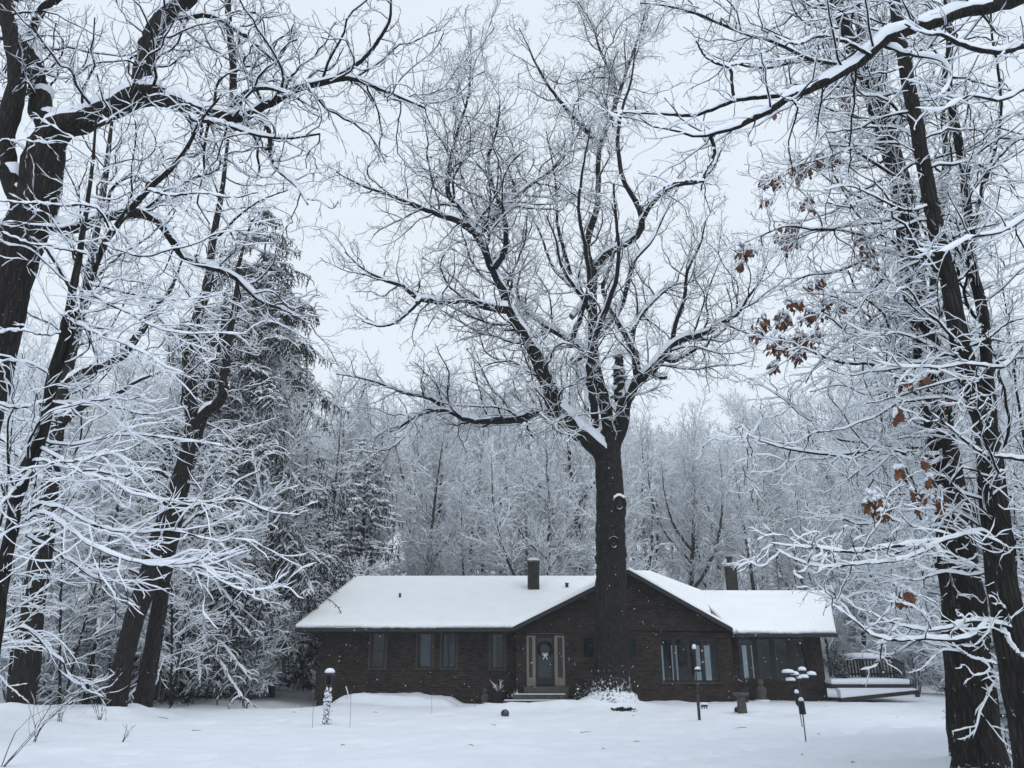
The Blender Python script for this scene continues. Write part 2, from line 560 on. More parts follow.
HAZE = True
if HAZE:
    hm = bpy.data.materials.new('haze'); hm.use_nodes = True
    hm.node_tree.nodes.clear()
    o_ = nd(hm.node_tree, 'ShaderNodeOutputMaterial'); pv = nd(hm.node_tree, 'ShaderNodeVolumePrincipled')
    pv.inputs['Color'].default_value = (.90, .94, .98, 1); pv.inputs['Density'].default_value = .0006
    hm.node_tree.links.new(pv.outputs[0], o_.inputs['Volume'])
    hz = MB().box(-135, 135, -16, 150, -3, 48).build('haze', hm)
    tag(hz, kind='stuff')

# ------------------------------------------------------------------ ground
xs = np.unique(np.concatenate([np.linspace(-130, -24, 40), np.linspace(-24, 24, 380), np.linspace(24, 130, 40)]))
ys = np.unique(np.concatenate([np.linspace(-12, 4, 14), np.linspace(4, 36, 330), np.linspace(36, 145, 60)]))
GX, GY = np.meshgrid(xs, ys, indexing='ij')
GZ = ground(GX, GY)
nx, ny = len(xs), len(ys)
ii, jj = np.meshgrid(np.arange(nx-1), np.arange(ny-1), indexing='ij')
a = (ii*ny+jj).ravel()
F = np.stack([a, a+ny, a+ny+1, a+1], -1)
g = mesh_obj('ground', np.stack([GX, GY, GZ], -1), F, M['snow_ground'])
tag(g, kind='structure')
# cleared walk: thin wet slab just over the snow in the trench
wp = []
wx = np.linspace(-1.6, 2.6, 40)
Vw = []; Fw = []
for q, x in enumerate(wx):
    y0 = 29.95 + (0.9*(-1.6-x)*.55 if x < -1.6 else 0)*.0 + max(0, (-1.0-x))*.35
    y1 = 31.25
    for k in range(6):
        y = y0+(y1-y0)*k/5
        Vw.append((x, y, gz(x, y)+.012))
for q in range(39):
    for k in range(5):
        Fw.append((q*6+k, (q+1)*6+k, (q+1)*6+k+1, q*6+k+1))
tag(mesh_obj('path', np.array(Vw), Fw, M['walk']), kind='structure')

# ------------------------------------------------------------------ the house
YW, YG, YE, YR = 32.2, 31.7, 31.35, 37.2           # left wing wall, gable wall, eaves, ridge
hx = lambda px, Y, py=660: U(px, py, Y)[0]
hz_ = lambda py, Y: U(512, py, Y)[2]
house = thing('brick_house', 'low dark brown brick house with snow covered roof, front door and big windows', 'house', (hx(520, YW), YW, 0))
HL = Vector(house.location)


def hb(mb, name, mat, parent=house, **k):
    """parts are written in world coordinates"""
    l = np.array(HL)
    mb.v = [tuple(np.array(p)-l) for p in mb.v]
    return mb.build(name, mat, parent, **k)


def wall_holes(x0, x1, z0, z1, yf, t, holes):
    """front wall facing -Y, with real openings and reveals"""
    mb = MB()
    xs_ = sorted({x0, x1, *[h[0] for h in holes], *[h[1] for h in holes]})
    zs_ = sorted({z0, z1, *[h[2] for h in holes], *[h[3] for h in holes]})
    def solid(i, k):
        if not (0 <= i < len(xs_)-1 and 0 <= k < len(zs_)-1): return False
        cx, cz = (xs_[i]+xs_[i+1])/2, (zs_[k]+zs_[k+1])/2
        return not any(h[0] < cx < h[1] and h[2] < cz < h[3] for h in holes)
    for i in range(len(xs_)-1):
        for k in range(len(zs_)-1):
            if not solid(i, k): continue
            a, b, c, d = xs_[i], xs_[i+1], zs_[k], zs_[k+1]
            mb.add([(a, yf, c), (b, yf, c), (b, yf, d), (a, yf, d)], [(0, 1, 2, 3)])
            mb.add([(a, yf+t, c), (b, yf+t, c), (b, yf+t, d), (a, yf+t, d)], [(3, 2, 1, 0)])
            if not solid(i-1, k): mb.add([(a, yf, c), (a, yf, d), (a, yf+t, d), (a, yf+t, c)], [(0, 1, 2, 3)])
            if not solid(i+1, k): mb.add([(b, yf, c), (b, yf+t, c), (b, yf+t, d), (b, yf, d)], [(0, 1, 2, 3)])
            if not solid(i, k-1): mb.add([(a, yf, c), (a, yf+t, c), (b, yf+t, c), (b, yf, c)], [(0, 1, 2, 3)])
            if not solid(i, k+1): mb.add([(a, yf, d), (b, yf, d), (b, yf+t, d), (a, yf+t, d)], [(0, 1, 2, 3)])
    return mb


def win(x0, x1, z0, z1, yf, n=1, mat=None, fw=.055, back=None, cur=None, mull=None, sash=None):
    mat = mat or M['frame']
    mb = MB()
    y0, y1 = yf+.05, yf+.13
    e = .003
    mb.box(x0+e, x0+fw, y0, y1, z0+e, z1-e).box(x1-fw, x1-e, y0, y1, z0+e, z1-e)
    mb.box(x0+fw, x1-fw, y0, y1, z0+e, z0+fw).box(x0+fw, x1-fw, y0, y1, z1-fw, z1-e)
    mw = mull or fw*1.4
    for q in range(1, n):
        xm = x0+(x1-x0)*q/n
        mb.box(xm-mw/2, xm+mw/2, y0+.005, y1-.005, z0+fw, z1-fw)
    if sash:
        zm = z0+(z1-z0)*sash
        mb.box(x0+fw, x1-fw, y0+.01, y1-.01, zm-.02, zm+.02)
    fo = hb(mb, 'window', mat)
    l = np.array(HL)
    p = MB().box(x0+fw*.9, x1-fw*.9, y0+.03, y0+.042, z0+fw*.9, z1-fw*.9)
    p.v = [tuple(np.array(v)-l) for v in p.v]; p.build('pane', M['glass'], fo)
    if back:
        p = MB().box(x0+.02, x1-.02, y1+.09, y1+.10, z0+.02, z1-.02)
        p.v = [tuple(np.array(v)-l) for v in p.v]; p.build('blind_sheet', back, fo)
    if cur:
        xa, xb = cur
        V = []; F = []
        for q in range(25):
            x = xa+(xb-xa)*q/24
            y = y1+.06+.018*math.sin(q*1.3)
            V += [(x-l[0], y-l[1], z0+.03-l[2]), (x-l[0], y-l[1], z1-.02-l[2])]
        F = [(2*q, 2*q+2, 2*q+3, 2*q+1) for q in range(24)]
        mesh_obj('curtain', V, F, M['curtain'], fo)
    return fo


gl_ = hx(513, YE, 628)
EZ = hz_(628, YE)            # eave height
RZ = hz_(579, YR)            # ridge height (boards; snow adds the rest)
SL = (RZ-EZ)/(YR-YE)
XA, XL = hx(295, YE, 628), hx(356, YR, 579)
WLX, WRX = hx(320, YW, 660), hx(516, YG, 660)
GRX = hx(733, YG, 660)
SRX = hx(826, YW, 660)
ZB = -0.9
TOPZ = EZ+.30                # walls run up behind the fascia
WT = .28
soff = EZ-.12

# left wing windows (px edges) -> holes
lw = []
for a_, b_ in ((371, 385), (418, 432), (442, 456), (491, 504)):
    lw.append((hx(a_, YW, 650), hx(b_, YW, 650), hz_(668, YW), hz_(632.5, YW)))
lw[3] = (lw[3][0], lw[3][1], hz_(669, YW), hz_(633, YW))
hb(wall_holes(WLX, WRX+.3, ZB, soff, YW, WT, lw), 'wall', M['brick'])
win(*lw[0], YW, cur=None, sash=.5, back=M['room'])  # dark sheet behind this pane stands for the unlit room
win(*lw[1], YW, cur=(lw[1][0]+.1, lw[1][1]-.05), sash=None)
win(*lw[2], YW, back=M['blind_sheet'])
win(*lw[3], YW, cur=(lw[3][0]+.08, lw[3][0]+.2))
# brown casings proud of the wall
for x0, x1, z0, z1 in lw:
    mb = MB().box(x0-.09, x0-.002, YW-.025, YW+.02, z0-.06, z1).box(x1+.002, x1+.09, YW-.025, YW+.02, z0-.06, z1).box(x0, x1, YW-.05, YW+.02, z0-.06, z0-.003)
    hb(mb, 'casing', M['frame_brown'])
# sill course running along the left wing
hb(MB().box(WLX, WRX+.2, YW-.018, YW+.01, hz_(671, YW), hz_(669.3, YW)), 'brick_course', M['brick'])

# gable wall with door opening
door = (hx(526.5, YG, 660), hx(565, YG, 660), hz_(686, YG), hz_(633, YG))
w1 = (hx(582.5, YG, 650), hx(594.5, YG, 650), hz_(658.5, YG), hz_(636, YG))
w2 = (hx(628, YG, 650), hx(636, YG, 650), hz_(659, YG), hz_(637, YG))
w3 = (hx(660.5, YG, 660), hx(718, YG, 660), hz_(682, YG), hz_(638, YG))
hb(wall_holes(WRX, GRX, ZB, soff, YG, WT, [door, w1, w2, w3]), 'wall', M['brick'])
win(*w1, YG, back=M['blind_sheet']); win(*w2, YG, back=M['blind_sheet'])
win(*w3, YG, n=4, fw=.06, mull=.10)
hb(MB().box(WRX, GRX, YG-.02, YG+.01, hz_(635.3, YG), hz_(633.8, YG)), 'brick_course', M['brick'])
hb(MB().box(w3[0]-.05, w3[1]+.05, YG-.06, YG+.04, w3[2]-.07, w3[2]-.003), 'sill', M['frame_brown'])
# gable triangle
APX = hx(628, YE-.25, 569); APZ = hz_(569.5, YE-.25)
gl = hx(511, YE-.25, 628); gr_ = hx(733, YE-.25, 632)
def rake_z(x):
    return EZ+(APZ-EZ)*((x-gl)/(APX-gl) if x < APX else (gr_-x)/(gr_-APX))
hb(MB().prism([(WRX, soff+.001), (GRX, soff+.001), (GRX, rake_z(GRX)-.13), (APX, APZ-.14), (WRX, rake_z(WRX)-.13)], YG, YG+WT), 'gable', M['brick'])
# side return walls of the gable bay, sunroom and ends
hb(MB().box(WRX, WRX+.2, YG+WT+.001, YW-.001, ZB, soff).box(GRX-.2, GRX, YG+WT+.001, YW+.3, ZB, soff), 'wall', M['brick'])
# sunroom
s1 = (hx(741, YW, 660), hx(812, YW, 660), hz_(680.5, YW), hz_(637, YW))
hb(wall_holes(GRX-.18, SRX, ZB, soff, YW+.302, WT, [s1]), 'wall', M['brick'])
win(*s1, YW+.302, n=4, fw=.07, mull=.20)
YB = 40.2
bx = [(hx(a_, YB, 650), hx(b_, YB, 650), 0.55, 2.25) for a_, b_ in ((655, 664), (671, 678), (693, 701), (704, 711), (742, 748), (751, 757))]
hb(wall_holes(WLX, SRX, ZB, soff, YB, WT, bx), 'wall', M['brick'], )
hb(MB().box(WLX, WLX+WT, YW+WT+.001, YB-.001, ZB, soff), 'wall', M['brick'])
# end wall of the sunroom, glazed towards the deck
sy = [YW+.302+WT+.001, 33.45, 34.45, 35.0, 36.35, 37.0, 39.1, YB-.001]
mb = MB().box(SRX-WT, SRX, sy[0], sy[-1], ZB, .85).box(SRX-WT, SRX, sy[0], sy[-1], 2.3, soff)
for q in (0, 2, 4, 6): mb.box(SRX-WT+.002, SRX-.002, sy[q], sy[q+1], .851, 2.299)
hb(mb, 'wall', M['brick'])
for q in (1, 3, 5):
    a_, c_ = sy[q], sy[q+1]
    fo = hb(MB().box(SRX-.16, SRX-.1, a_+.003, a_+.06, .853, 2.297).box(SRX-.16, SRX-.1, c_-.06, c_-.003, .853, 2.297).box(SRX-.16, SRX-.1, a_+.06, c_-.06, .853, .91).box(SRX-.16, SRX-.1, a_+.06, c_-.06, 2.24, 2.297).box(SRX-.155, SRX-.105, a_+.06, c_-.06, 1.50, 1.55), 'window', M['frame'])
    l = np.array(HL); p = MB().box(SRX-.136, SRX-.126, a_+.055, c_-.055, .905, 2.245)
    p.v = [tuple(np.array(v)-l) for v in p.v]; p.build('pane', M['glass'], fo)
hb(MB().prism([(0, 0), (1, 0), (0, 1)], 0, 0) if False else MB().box(WLX+WT+.002, SRX-WT-.002, YW+.62, YB-.002, -.05, 0.25).box(WLX+WT+.002, SRX-WT-.002, YW+.62, YB-.002, soff-.3, soff-.25), 'interior', M['room'])
hb(MB().box(hx(600, 36), hx(600, 36)+.1, YW+.65, YB-.05, .26, soff-.31).box(WLX+.4, hx(600, 36), 35.8, 35.9, .26, soff-.31), 'partition', M['room'])

# door set
zf0, zf1 = door[2], door[3]
xd0, xd1 = hx(535.6, YG, 660), hx(554.6, YG, 660)
mb = MB()
y0, y1 = YG+.03, YG+.15
e = .003
mb.box(door[0]+e, door[0]+.09, y0, y1, zf0, zf1-e).box(door[1]-.09, door[1]-e, y0, y1, zf0, zf1-e)
mb.box(door[0]+.09, door[1]-.09, y0, y1, zf1-.08, zf1-e)
mb.box(xd0-.12, xd0-.002, y0, y1, zf0, zf1-.08).box(xd1+.002, xd1+.12, y0, y1, zf0, zf1-.08)
for xa, xb in ((door[0]+.09, xd0-.12), (xd1+.12, door[1]-.09)):
    mb.box(xa, xb, y0+.01, y1-.01, zf0, zf0+.30).box(xa, xb, y0+.01, y1-.01, zf1-.16, zf1-.08)
hb(mb, 'door_frame', M['beige'])
for xa, xb in ((door[0]+.09, xd0-.12), (xd1+.12, door[1]-.09)):
    o = hb(MB().box(xa, xb, y0+.05, y0+.065, zf0+.30, zf1-.16), 'sidelight', M['glass'])
    l = np.array(HL)
    b2 = MB().box(xa, xb, y1+.05, y1+.06, zf0+.2, zf1-.1); b2.v = [tuple(np.array(v)-l) for v in b2.v]; b2.build('blind_sheet', M['room'], o)  # room-dark sheet stands in for the shade behind each sidelight
mb = MB()
dy0, dy1 = y0+.02, y0+.075
mb.box(xd0, xd0+.11, dy0, dy1, zf0+.02, zf1-.085).box(xd1-.11, xd1, dy0, dy1, zf0+.02, zf1-.085)
mb.box(xd0+.11, xd1-.11, dy0, dy1, zf0+.02, zf0+.30).box(xd0+.11, xd1-.11, dy0, dy1, zf1-.2, zf1-.085)
dr = hb(mb, 'door', M['door'])
l = np.array(HL)
p = MB().box(xd0+.11, xd1-.11, dy0+.02, dy0+.03, zf0+.30, zf1-.2); p.v = [tuple(np.array(v)-l) for v in p.v]; p.build('pane', M['glass'], dr)
p = MB().box(xd0+.05, xd1-.05, dy1+.05, dy1+.09, zf0+.02, zf1-.1); p.v = [tuple(np.array(v)-l) for v in p.v]; p.build('inner_door', M['inner'], dr)
p = MB().box(xd1-.085, xd1-.045, dy0-.03, dy0-.001, zf0+.95, zf0+1.15); p.v = [tuple(np.array(v)-l) for v in p.v]; p.build('handle', M['iron'], dr)
# lamps beside the door
for px in (515.5, 574):
    x = hx(px if px > 516 else 518.5, YG, 645); z = hz_(648, YG)
    mb = MB().lathe(x, YG-.11, [(.03, z-.12), (.07, z-.08), (.075, z+.12), (.03, z+.19)], 8).box(x-.03, x+.03, YG-.06, YG-.002, z+.02, z+.10)
    hb(mb, 'wall_lamp', M['black'])
# steps
mb = MB()
hb(MB().box(hx(503, YG-1.3, 690), hx(577, YG-1.3, 690), YG-1.35, YG-.003, -.3, .17).box(hx(513, YG-.9, 690), hx(567, YG-.9, 690), YG-.9, YG-.003, .172, .36).box(door[0]-.1, door[1]+.1, YG-.4, YG-.004, .362, zf0-.01), 'step', M['greywood'])
hb(MB().box(hx(503, YG-1.3, 690)+.05, hx(577, YG-1.3, 690)-.03, YG-1.31, YG-.95, .173, .205).box(hx(513, YG-.9, 690)+.05, hx(567, YG-.9, 690)-.06, YG-.87, YG-.45, .363, .39), 'step_snow', M['snow'], bevel=.012)

# ---- roofs: boards below, a layer of snow above
def roof(polys, name='roof', t=.14, st=.17, inset=.03):
    mb = MB()
    for p in polys: mb.slab(p, t)
    ro = hb(mb, name, M['fascia'])
    bmm = bmesh.new()
    l = np.array(HL)
    for p in polys:
        n = len(p); q = np.array(p)-l
        c = q.mean(0)
        d = q-c; d[:, 2] = 0
        lo = q-inset*norm(d)*1.0+np.array([0, 0, .004])
        hi = lo+np.array([0, 0, st])-norm(d)*.02
        vs = [bmm.verts.new(v) for v in lo]+[bmm.verts.new(v) for v in hi]
        bmm.faces.new(vs[:n][::-1]); top = bmm.faces.new(vs[n:])
        for i in range(n): bmm.faces.new((vs[i], vs[(i+1) % n], vs[(i+1) % n+n], vs[i+n]))
        bmesh.ops.recalc_face_normals(bmm, faces=bmm.faces)
        bmesh.ops.bevel(bmm, geom=list(top.edges), offset=.09, segments=3, affect='EDGES', profile=.5)
    me = bpy.data.meshes.new('snow'); bmm.to_mesh(me); bmm.free(); me.materials.append(M['snow_roof_lit'])
    so_ = bpy.data.objects.new('snow', me); COL.objects.link(so_); so_.parent = ro
    return ro


def lip(x0, x1, y, zz, ro):
    r2 = np.random.default_rng(int(abs(x0)*100))
    n_ = 90
    P_ = np.stack([np.linspace(x0, x1, n_), y+r2.normal(0, .008, n_), zz+.075+.02*np.sin(np.linspace(0, 9, n_))+r2.normal(0, .008, n_)], -1)-np.array(HL)
    mesh_obj('snow_lip', *tubes(P_[None], (.085+.014*np.sin(np.linspace(0, 23, n_))+r2.normal(0, .007, n_))[None], 10), M['snow_roof_lit'], ro)


plane_z = lambda y: EZ+SL*(y-YE)
XGR = hx(733, YE, 632)
RZ2 = hz_(573, YR); SL2 = (RZ2-EZ)/(YR-YE)
XH = hx(650, YR, 573)
YB2 = 2*YR-YE
pl = [(XA, YE, EZ), (gl_, YE, EZ), (hx(600, YR, 579)+.3, YR, RZ), (XL, YR, RZ)]
plb = [(XL, YR, RZ), (hx(600, YR, 579)+.3, YR, RZ), (hx(600, YR, 579)+.3, YB2, EZ), (XA, YB2, EZ)]
hipL = [(XA, YE, EZ), (XL, YR, RZ), (XA, YB2, EZ)]
r_main = roof([pl, plb, hipL])
# centre roof behind the gable, hipped down to the right wing
YP = 36.0
pz = hz_(594, YP); pxx = hx(705, YP, 594)
cpl = [(hx(606, YE+1.5, 600), YE+1.5, EZ+SL2*1.5), (XGR-.4, YE+1.5, EZ+SL2*1.5-.04), (pxx, YP, pz), (XH, YR, RZ2), (hx(604, YR, 573), YR, RZ2)]
cbk = [(hx(604, YR, 573), YR, RZ2), (XH, YR, RZ2), (pxx, YR+1.2, pz), (XGR-.4, YB2, EZ), (hx(600, YR, 579)+.31, YB2, EZ)]
roof([cpl, cbk], st=.15)
# gable roof
yg0 = YE-.25
yv = YE+(APZ-EZ)/SL2
gL = [(gl, yg0, EZ), (APX, yg0, APZ), (APX, yv, APZ), (gl, YE+.3, EZ)]
gR = [(gr_, yg0, EZ), (gr_, YE+.3, EZ), (APX, yv, APZ), (APX, yg0, APZ)]
roof([gL, gR], t=.17, st=.13)
# right wing roof
EZr = hz_(633.5, YE); YRr = 36.1; RZr = hz_(593.5, YRr)
XR0, XR1, XRr = hx(734, YE, 632), hx(837, YE, 632), hx(816, YRr, 593)
rw = [(XR0-.05, YE, EZr), (XR1, YE, EZr), (XRr+.6, YRr, RZr), (hx(690, YRr, 593), YRr, RZr)]
rwb = [(hx(690, YRr, 593), YRr, RZr), (XRr+.6, YRr, RZr), (XR1, 2*YRr-YE, EZr), (XR0, 2*YRr-YE, EZr)]
r_right = roof([rw, rwb], st=.16)
hb(MB().prism([(0, 0), (1, 0), (1, 1)], 0, 1) if False else MB().add([(SRX-.02, YW+.3, soff), (SRX-.02, YRr, RZr-.16), (SRX-.02, 2*YRr-YE-.6, soff), (SRX-.2, YW+.3, soff), (SRX-.2, YRr, RZr-.16), (SRX-.2, 2*YRr-YE-.6, soff)], [(0, 1, 2), (5, 4, 3), (0, 3, 4, 1), (1, 4, 5, 2), (0, 2, 5, 3)]), 'gable', M['brick'])
lip(XA+.06, gl_-.02, YE+.05, EZ, r_main); lip(XR0+.1, XR1-.05, YE+.05, EZr, r_right)
# soffits close the eaves
hb(MB().box(XA+.05, gl-.03, YE+.02, YW-.003, soff-.03, soff-.002), 'soffit', M['fascia'])
hb(MB().box(XA+.05, WLX-.003, YW-.002, YB, soff-.03, soff-.002), 'soffit', M['fascia'])
hb(MB().box(GRX+.003, XR1-.05, YE+.02, YW+.299, soff-.05, soff-.022), 'soffit', M['fascia'])
# gutters and downspout
hb(MB().box(XA+.02, gl-.05, YE-.10, YE-.003, EZ-.13, EZ-.02), 'gutter', M['fascia'])
hb(MB().box(XR0+.05, XR1-.02, YE-.10, YE-.003, EZr-.13, EZr-.02), 'gutter', M['fascia'])
dsx = hx(309, YE, 630)
hb(MB().tube([(dsx, YE-.05, EZ-.12), (dsx+.02, YE-.02, EZ-.22), (WLX-.05, YW-.06, EZ-.75), (WLX-.05, YW-.06, .1)], .045, 8), 'downspout', M['frame'])
# vent pipe on the left roof
vp = None
yv_ = YE+2.9; vx = hx(399.5, yv_, 606)
o = hb(MB().lathe(vx, yv_, [(.05, plane_z(yv_)-.1), (.05, plane_z(yv_)+.34)], 10), 'vent_pipe', M['iron'])
yv2 = YE+4.2
hb(MB().lathe(hx(567, yv2, 590), yv2, [(.07, plane_z(yv2)-.1), (.07, plane_z(yv2)+.30), (.09, plane_z(yv2)+.30), (.09, plane_z(yv2)+.35)], 10), 'vent_pipe', M['iron'])
# chimneys
def chimney(px, pw, ptop, Y, zb, flue, cap):
    x = hx(px, Y, 590); wd = msize(pw, 590, Y)/2
    zt = hz_(ptop, Y)
    c = hb(MB().box(x-wd, x+wd, Y-wd, Y+wd, zb, zt), 'chimney', M['brick_chimney'])
    l = np.array(HL)
    k = MB().box(x-wd-.04, x+wd+.04, Y-wd-.04, Y+wd+.04, zt+.002, zt+.08)
    k.v = [tuple(np.array(v)-l) for v in k.v]; k.build('chimney_cap', M['stone'], c, bevel=.01)
    s_ = MB().box(x-wd-.02, x+wd+.02, Y-wd-.02, Y+wd+.02, zt+.082, zt+.14)
    s_.v = [tuple(np.array(v)-l) for v in s_.v]; s_.build('snow', M['snow'], c, bevel=.025)
    if flue:
        f_ = MB().lathe(x-.02, Y, [(wd*.6, zt+.08), (wd*.6, zt+flue), (wd*.8, zt+flue+.01), (wd*.8, zt+flue+.06)], 12)
        f_.v = [tuple(np.array(v)-l) for v in f_.v]; f_.build('flue', M['iron'], c)
    if cap:
        f_ = MB().box(x-wd*.7, x+wd*.75, Y-wd*.7, Y+wd*.7, zt+.142, zt+.22)
        f_.v = [tuple(np.array(v)-l) for v in f_.v]; f_.build('snow', M['snow'], c, bevel=.03)
    return c
chimney(533.5, 11.5, 563, YE+4.1, plane_z(YE+4.1)-.5, 0, 1)
chimney(732.5, 9.5, 568, YR+.8, 2.4, .46, 0)

# ------------------------------------------------------------------ deck on the right
dk = thing('wooden_deck', 'dark wooden deck with snow covered floor and railing at the right end of the house', 'deck', (hx(870, 33), 33, 0))
DL = np.array(dk.location)


def db(mb, name, mat, parent=dk, **k):
    mb.v = [tuple(np.array(p)-DL) for p in mb.v]
    return mb.build(name, mat, parent, **k)


dx0, dx1 = hx(829, 32, 680), hx(910, 32, 684)
dz = hz_(684.5, 31.9)
db(MB().box(dx0, dx1, 31.9, 36.5, dz-.14, dz), 'platform', M['deckwood'])
db(MB().box(dx0+.02, dx1-.03, 31.86, 36.4, dz+.002, dz+.20), 'snow', M['snow'], bevel=.07)
db(MB().slab([(dx0+.2, 31.5, hz_(698, 31.5)), (dx1+.05, 31.5, hz_(690, 31.5)), (dx1+.05, 31.85, hz_(690, 31.5)), (dx0+.2, 31.85, hz_(698, 31.5))], .13).box(dx1-.1, dx1+.06, 31.47, 31.84, hz_(697, 31.5), hz_(690, 31.5)-.001 if False else hz_(691.5, 31.5)), 'kerb_beam', M['deckwood'])
db(MB().slab([(dx0+.2, 31.53, dz-.20), (dx1, 31.53, dz-.15), (dx1, 31.88, dz-.12), (dx0+.2, 31.88, dz-.12)], .30), 'snow', M['snow'])
rb = 35.6
rz0, rz1 = dz+.02, dz+1.0
mb = MB()
xw = hx(842, rb, 670); xe = hx(893, rb, 670)
mb.box(xw, xe, rb-.05, rb+.05, rz1-.07, rz1).box(xw, xe, rb-.03, rb+.03, dz+.28, dz+.36)
rl = db(mb, 'railing', M['deckwood'])
nb = 17
for q in range(nb):
    x = xw+(xe-xw)*q/(nb-1)
    wdt = .055 if q % 6 == 0 else .026
    p = MB().box(x-wdt, x+wdt, rb-.026, rb+.026, dz, rz1-.072)
    p.v = [tuple(np.array(v)-DL) for v in p.v]; p.build('post' if q % 6 == 0 else 'baluster', M['deckwood'], rl)
p = MB().box(xw, xe, rb-.06, rb+.06, rz1+.002, rz1+.11); p.v = [tuple(np.array(v)-DL) for v in p.v]; p.build('snow', M['snow'], rl, bevel=.03)
# right flank railing running to the front corner
mb = MB().tube([(xe, rb-.1, rz1-.05), (dx1-.05, 32.2, dz+.75)], .05, 6).tube([(xe, rb-.1, dz+.45), (dx1-.05, 32.2, dz+.3)], .03, 6)
for q in range(7):
    k = q/6
    x = xe+(dx1-.05-xe)*k; y = rb-.1+(32.2-rb+.1)*k; zt = rz1-.05+(dz+.75-rz1+.05)*k
    mb.box(x-.02, x+.02, y-.02, y+.02, dz, zt)
db(mb, 'railing', M['deckwood'])

# covered table on the deck
tx, ty = hx(862, 34.6, 655), 34.6
tb = thing('patio_table', 'round dark patio table under a thick cap of snow on the deck', 'table', (tx, ty, dz+.15))
rr_ = .85
MB().lathe(0, 0, [(rr_, .72), (rr_, .78)], 24).build('table_top', M['iron'], tb)
MB().lathe(0, 0, [(.25, .02), (.06, .08), (.05, .72)], 12).build('leg', M['iron'], tb)
MB().lathe(0, 0, [(rr_*.99, .782), (rr_*1.0, .86), (rr_*.9, .97), (rr_*.5, 1.02), (.01, 1.03)], 24).build('snow', M['snow'], tb, smooth=True)
# ------------------------------------------------------------------ trees
def part(root, name, geos, mat, label=None, under=None):
    V, F = merge(geos) if isinstance(geos, list) else geos
    V = V-np.array(root.location)
    o = mesh_obj(name, V, F, mat, under or root)
    if label: o['label'] = label
    return o


def flare(P, R, h=.8, k=.55):
    """root flare on a trunk whose first point is at the ground"""
    dz_ = P[:, 2]-P[0, 2]
    return P, R*(1+k*np.exp(-np.maximum(dz_, 0)/h*2.2))


# ============ the big oak before the house
rng = np.random.default_rng(11)
oakp = U(612, 708, OAK_Y)
oak = thing('oak_tree', 'large bare oak with snow lined spreading limbs standing before the front gable', 'tree', (oakp[0], OAK_Y, gz(oakp[0], OAK_Y)))
OY = OAK_Y
p0 = np.array([oakp[0], OY, gz(oakp[0], OY)-.35])
tp = [p0]+[U(x, y, OY) for x, y in ((612, 690), (611.5, 640), (611, 600), (611, 560), (610.5, 510), (609, 470), (608, 446), (612, 425))]
tr = [.5*msize(w_, y, OY) for w_, y in ((37, 708), (34.5, 690), (32, 640), (31, 600), (30, 560), (28.5, 510), (26.5, 470), (25, 446), (14, 425))]
P, R = spline(tp, tr, 60, .03, rng)
P, R = flare(P, R, .75, 1.0)
part(oak, 'trunk', [tubes(P[None], R[None], 28, .07, rng)], M['bark_oak'])
# knot rings where limbs were lost
def knot(px, py, r, root, Y, rad_, arc):
    c = U(px, py, Y); c = c+np.array([0, -rad_, 0])
    L = [np.array([c[0]+r*math.cos(a), c[1]-.03, c[2]+r*1.25*math.sin(a)]) for a in np.linspace(0, 2*math.pi, 22)]
    part(root, 'knot', tubes(np.array(L)[None], np.full((1, 22), r*.32), 8), M['bark_limb'])
    V = [(c[0]+r*.8*math.cos(a), c[1]-.02, c[2]+r*1.0*math.sin(a)) for a in np.linspace(0, 2*math.pi, 16, endpoint=False)]
    o = mesh_obj('hollow_shade', np.array(V)-np.array(root.location), [tuple(range(16))], M['black'], root)  # flat black disc painted as the shade inside the knot
    Ls = np.array([[c[0]+r*math.cos(a), c[1]-.06, c[2]+r*1.25*math.sin(a)+.02] for a in np.linspace(*arc, 14)])
    if arc[1] > arc[0]: part(root, 'snow', caps(Ls[None], np.full((1, 14), r*.24), 6, .02, .4, .05, rng, .1, .6), M['snow'])
knot(617.5, 506, .21, oak, OY, .48, (.7, 2.9))
knot(612, 545, .16, oak, OY, .52, (0, 0))

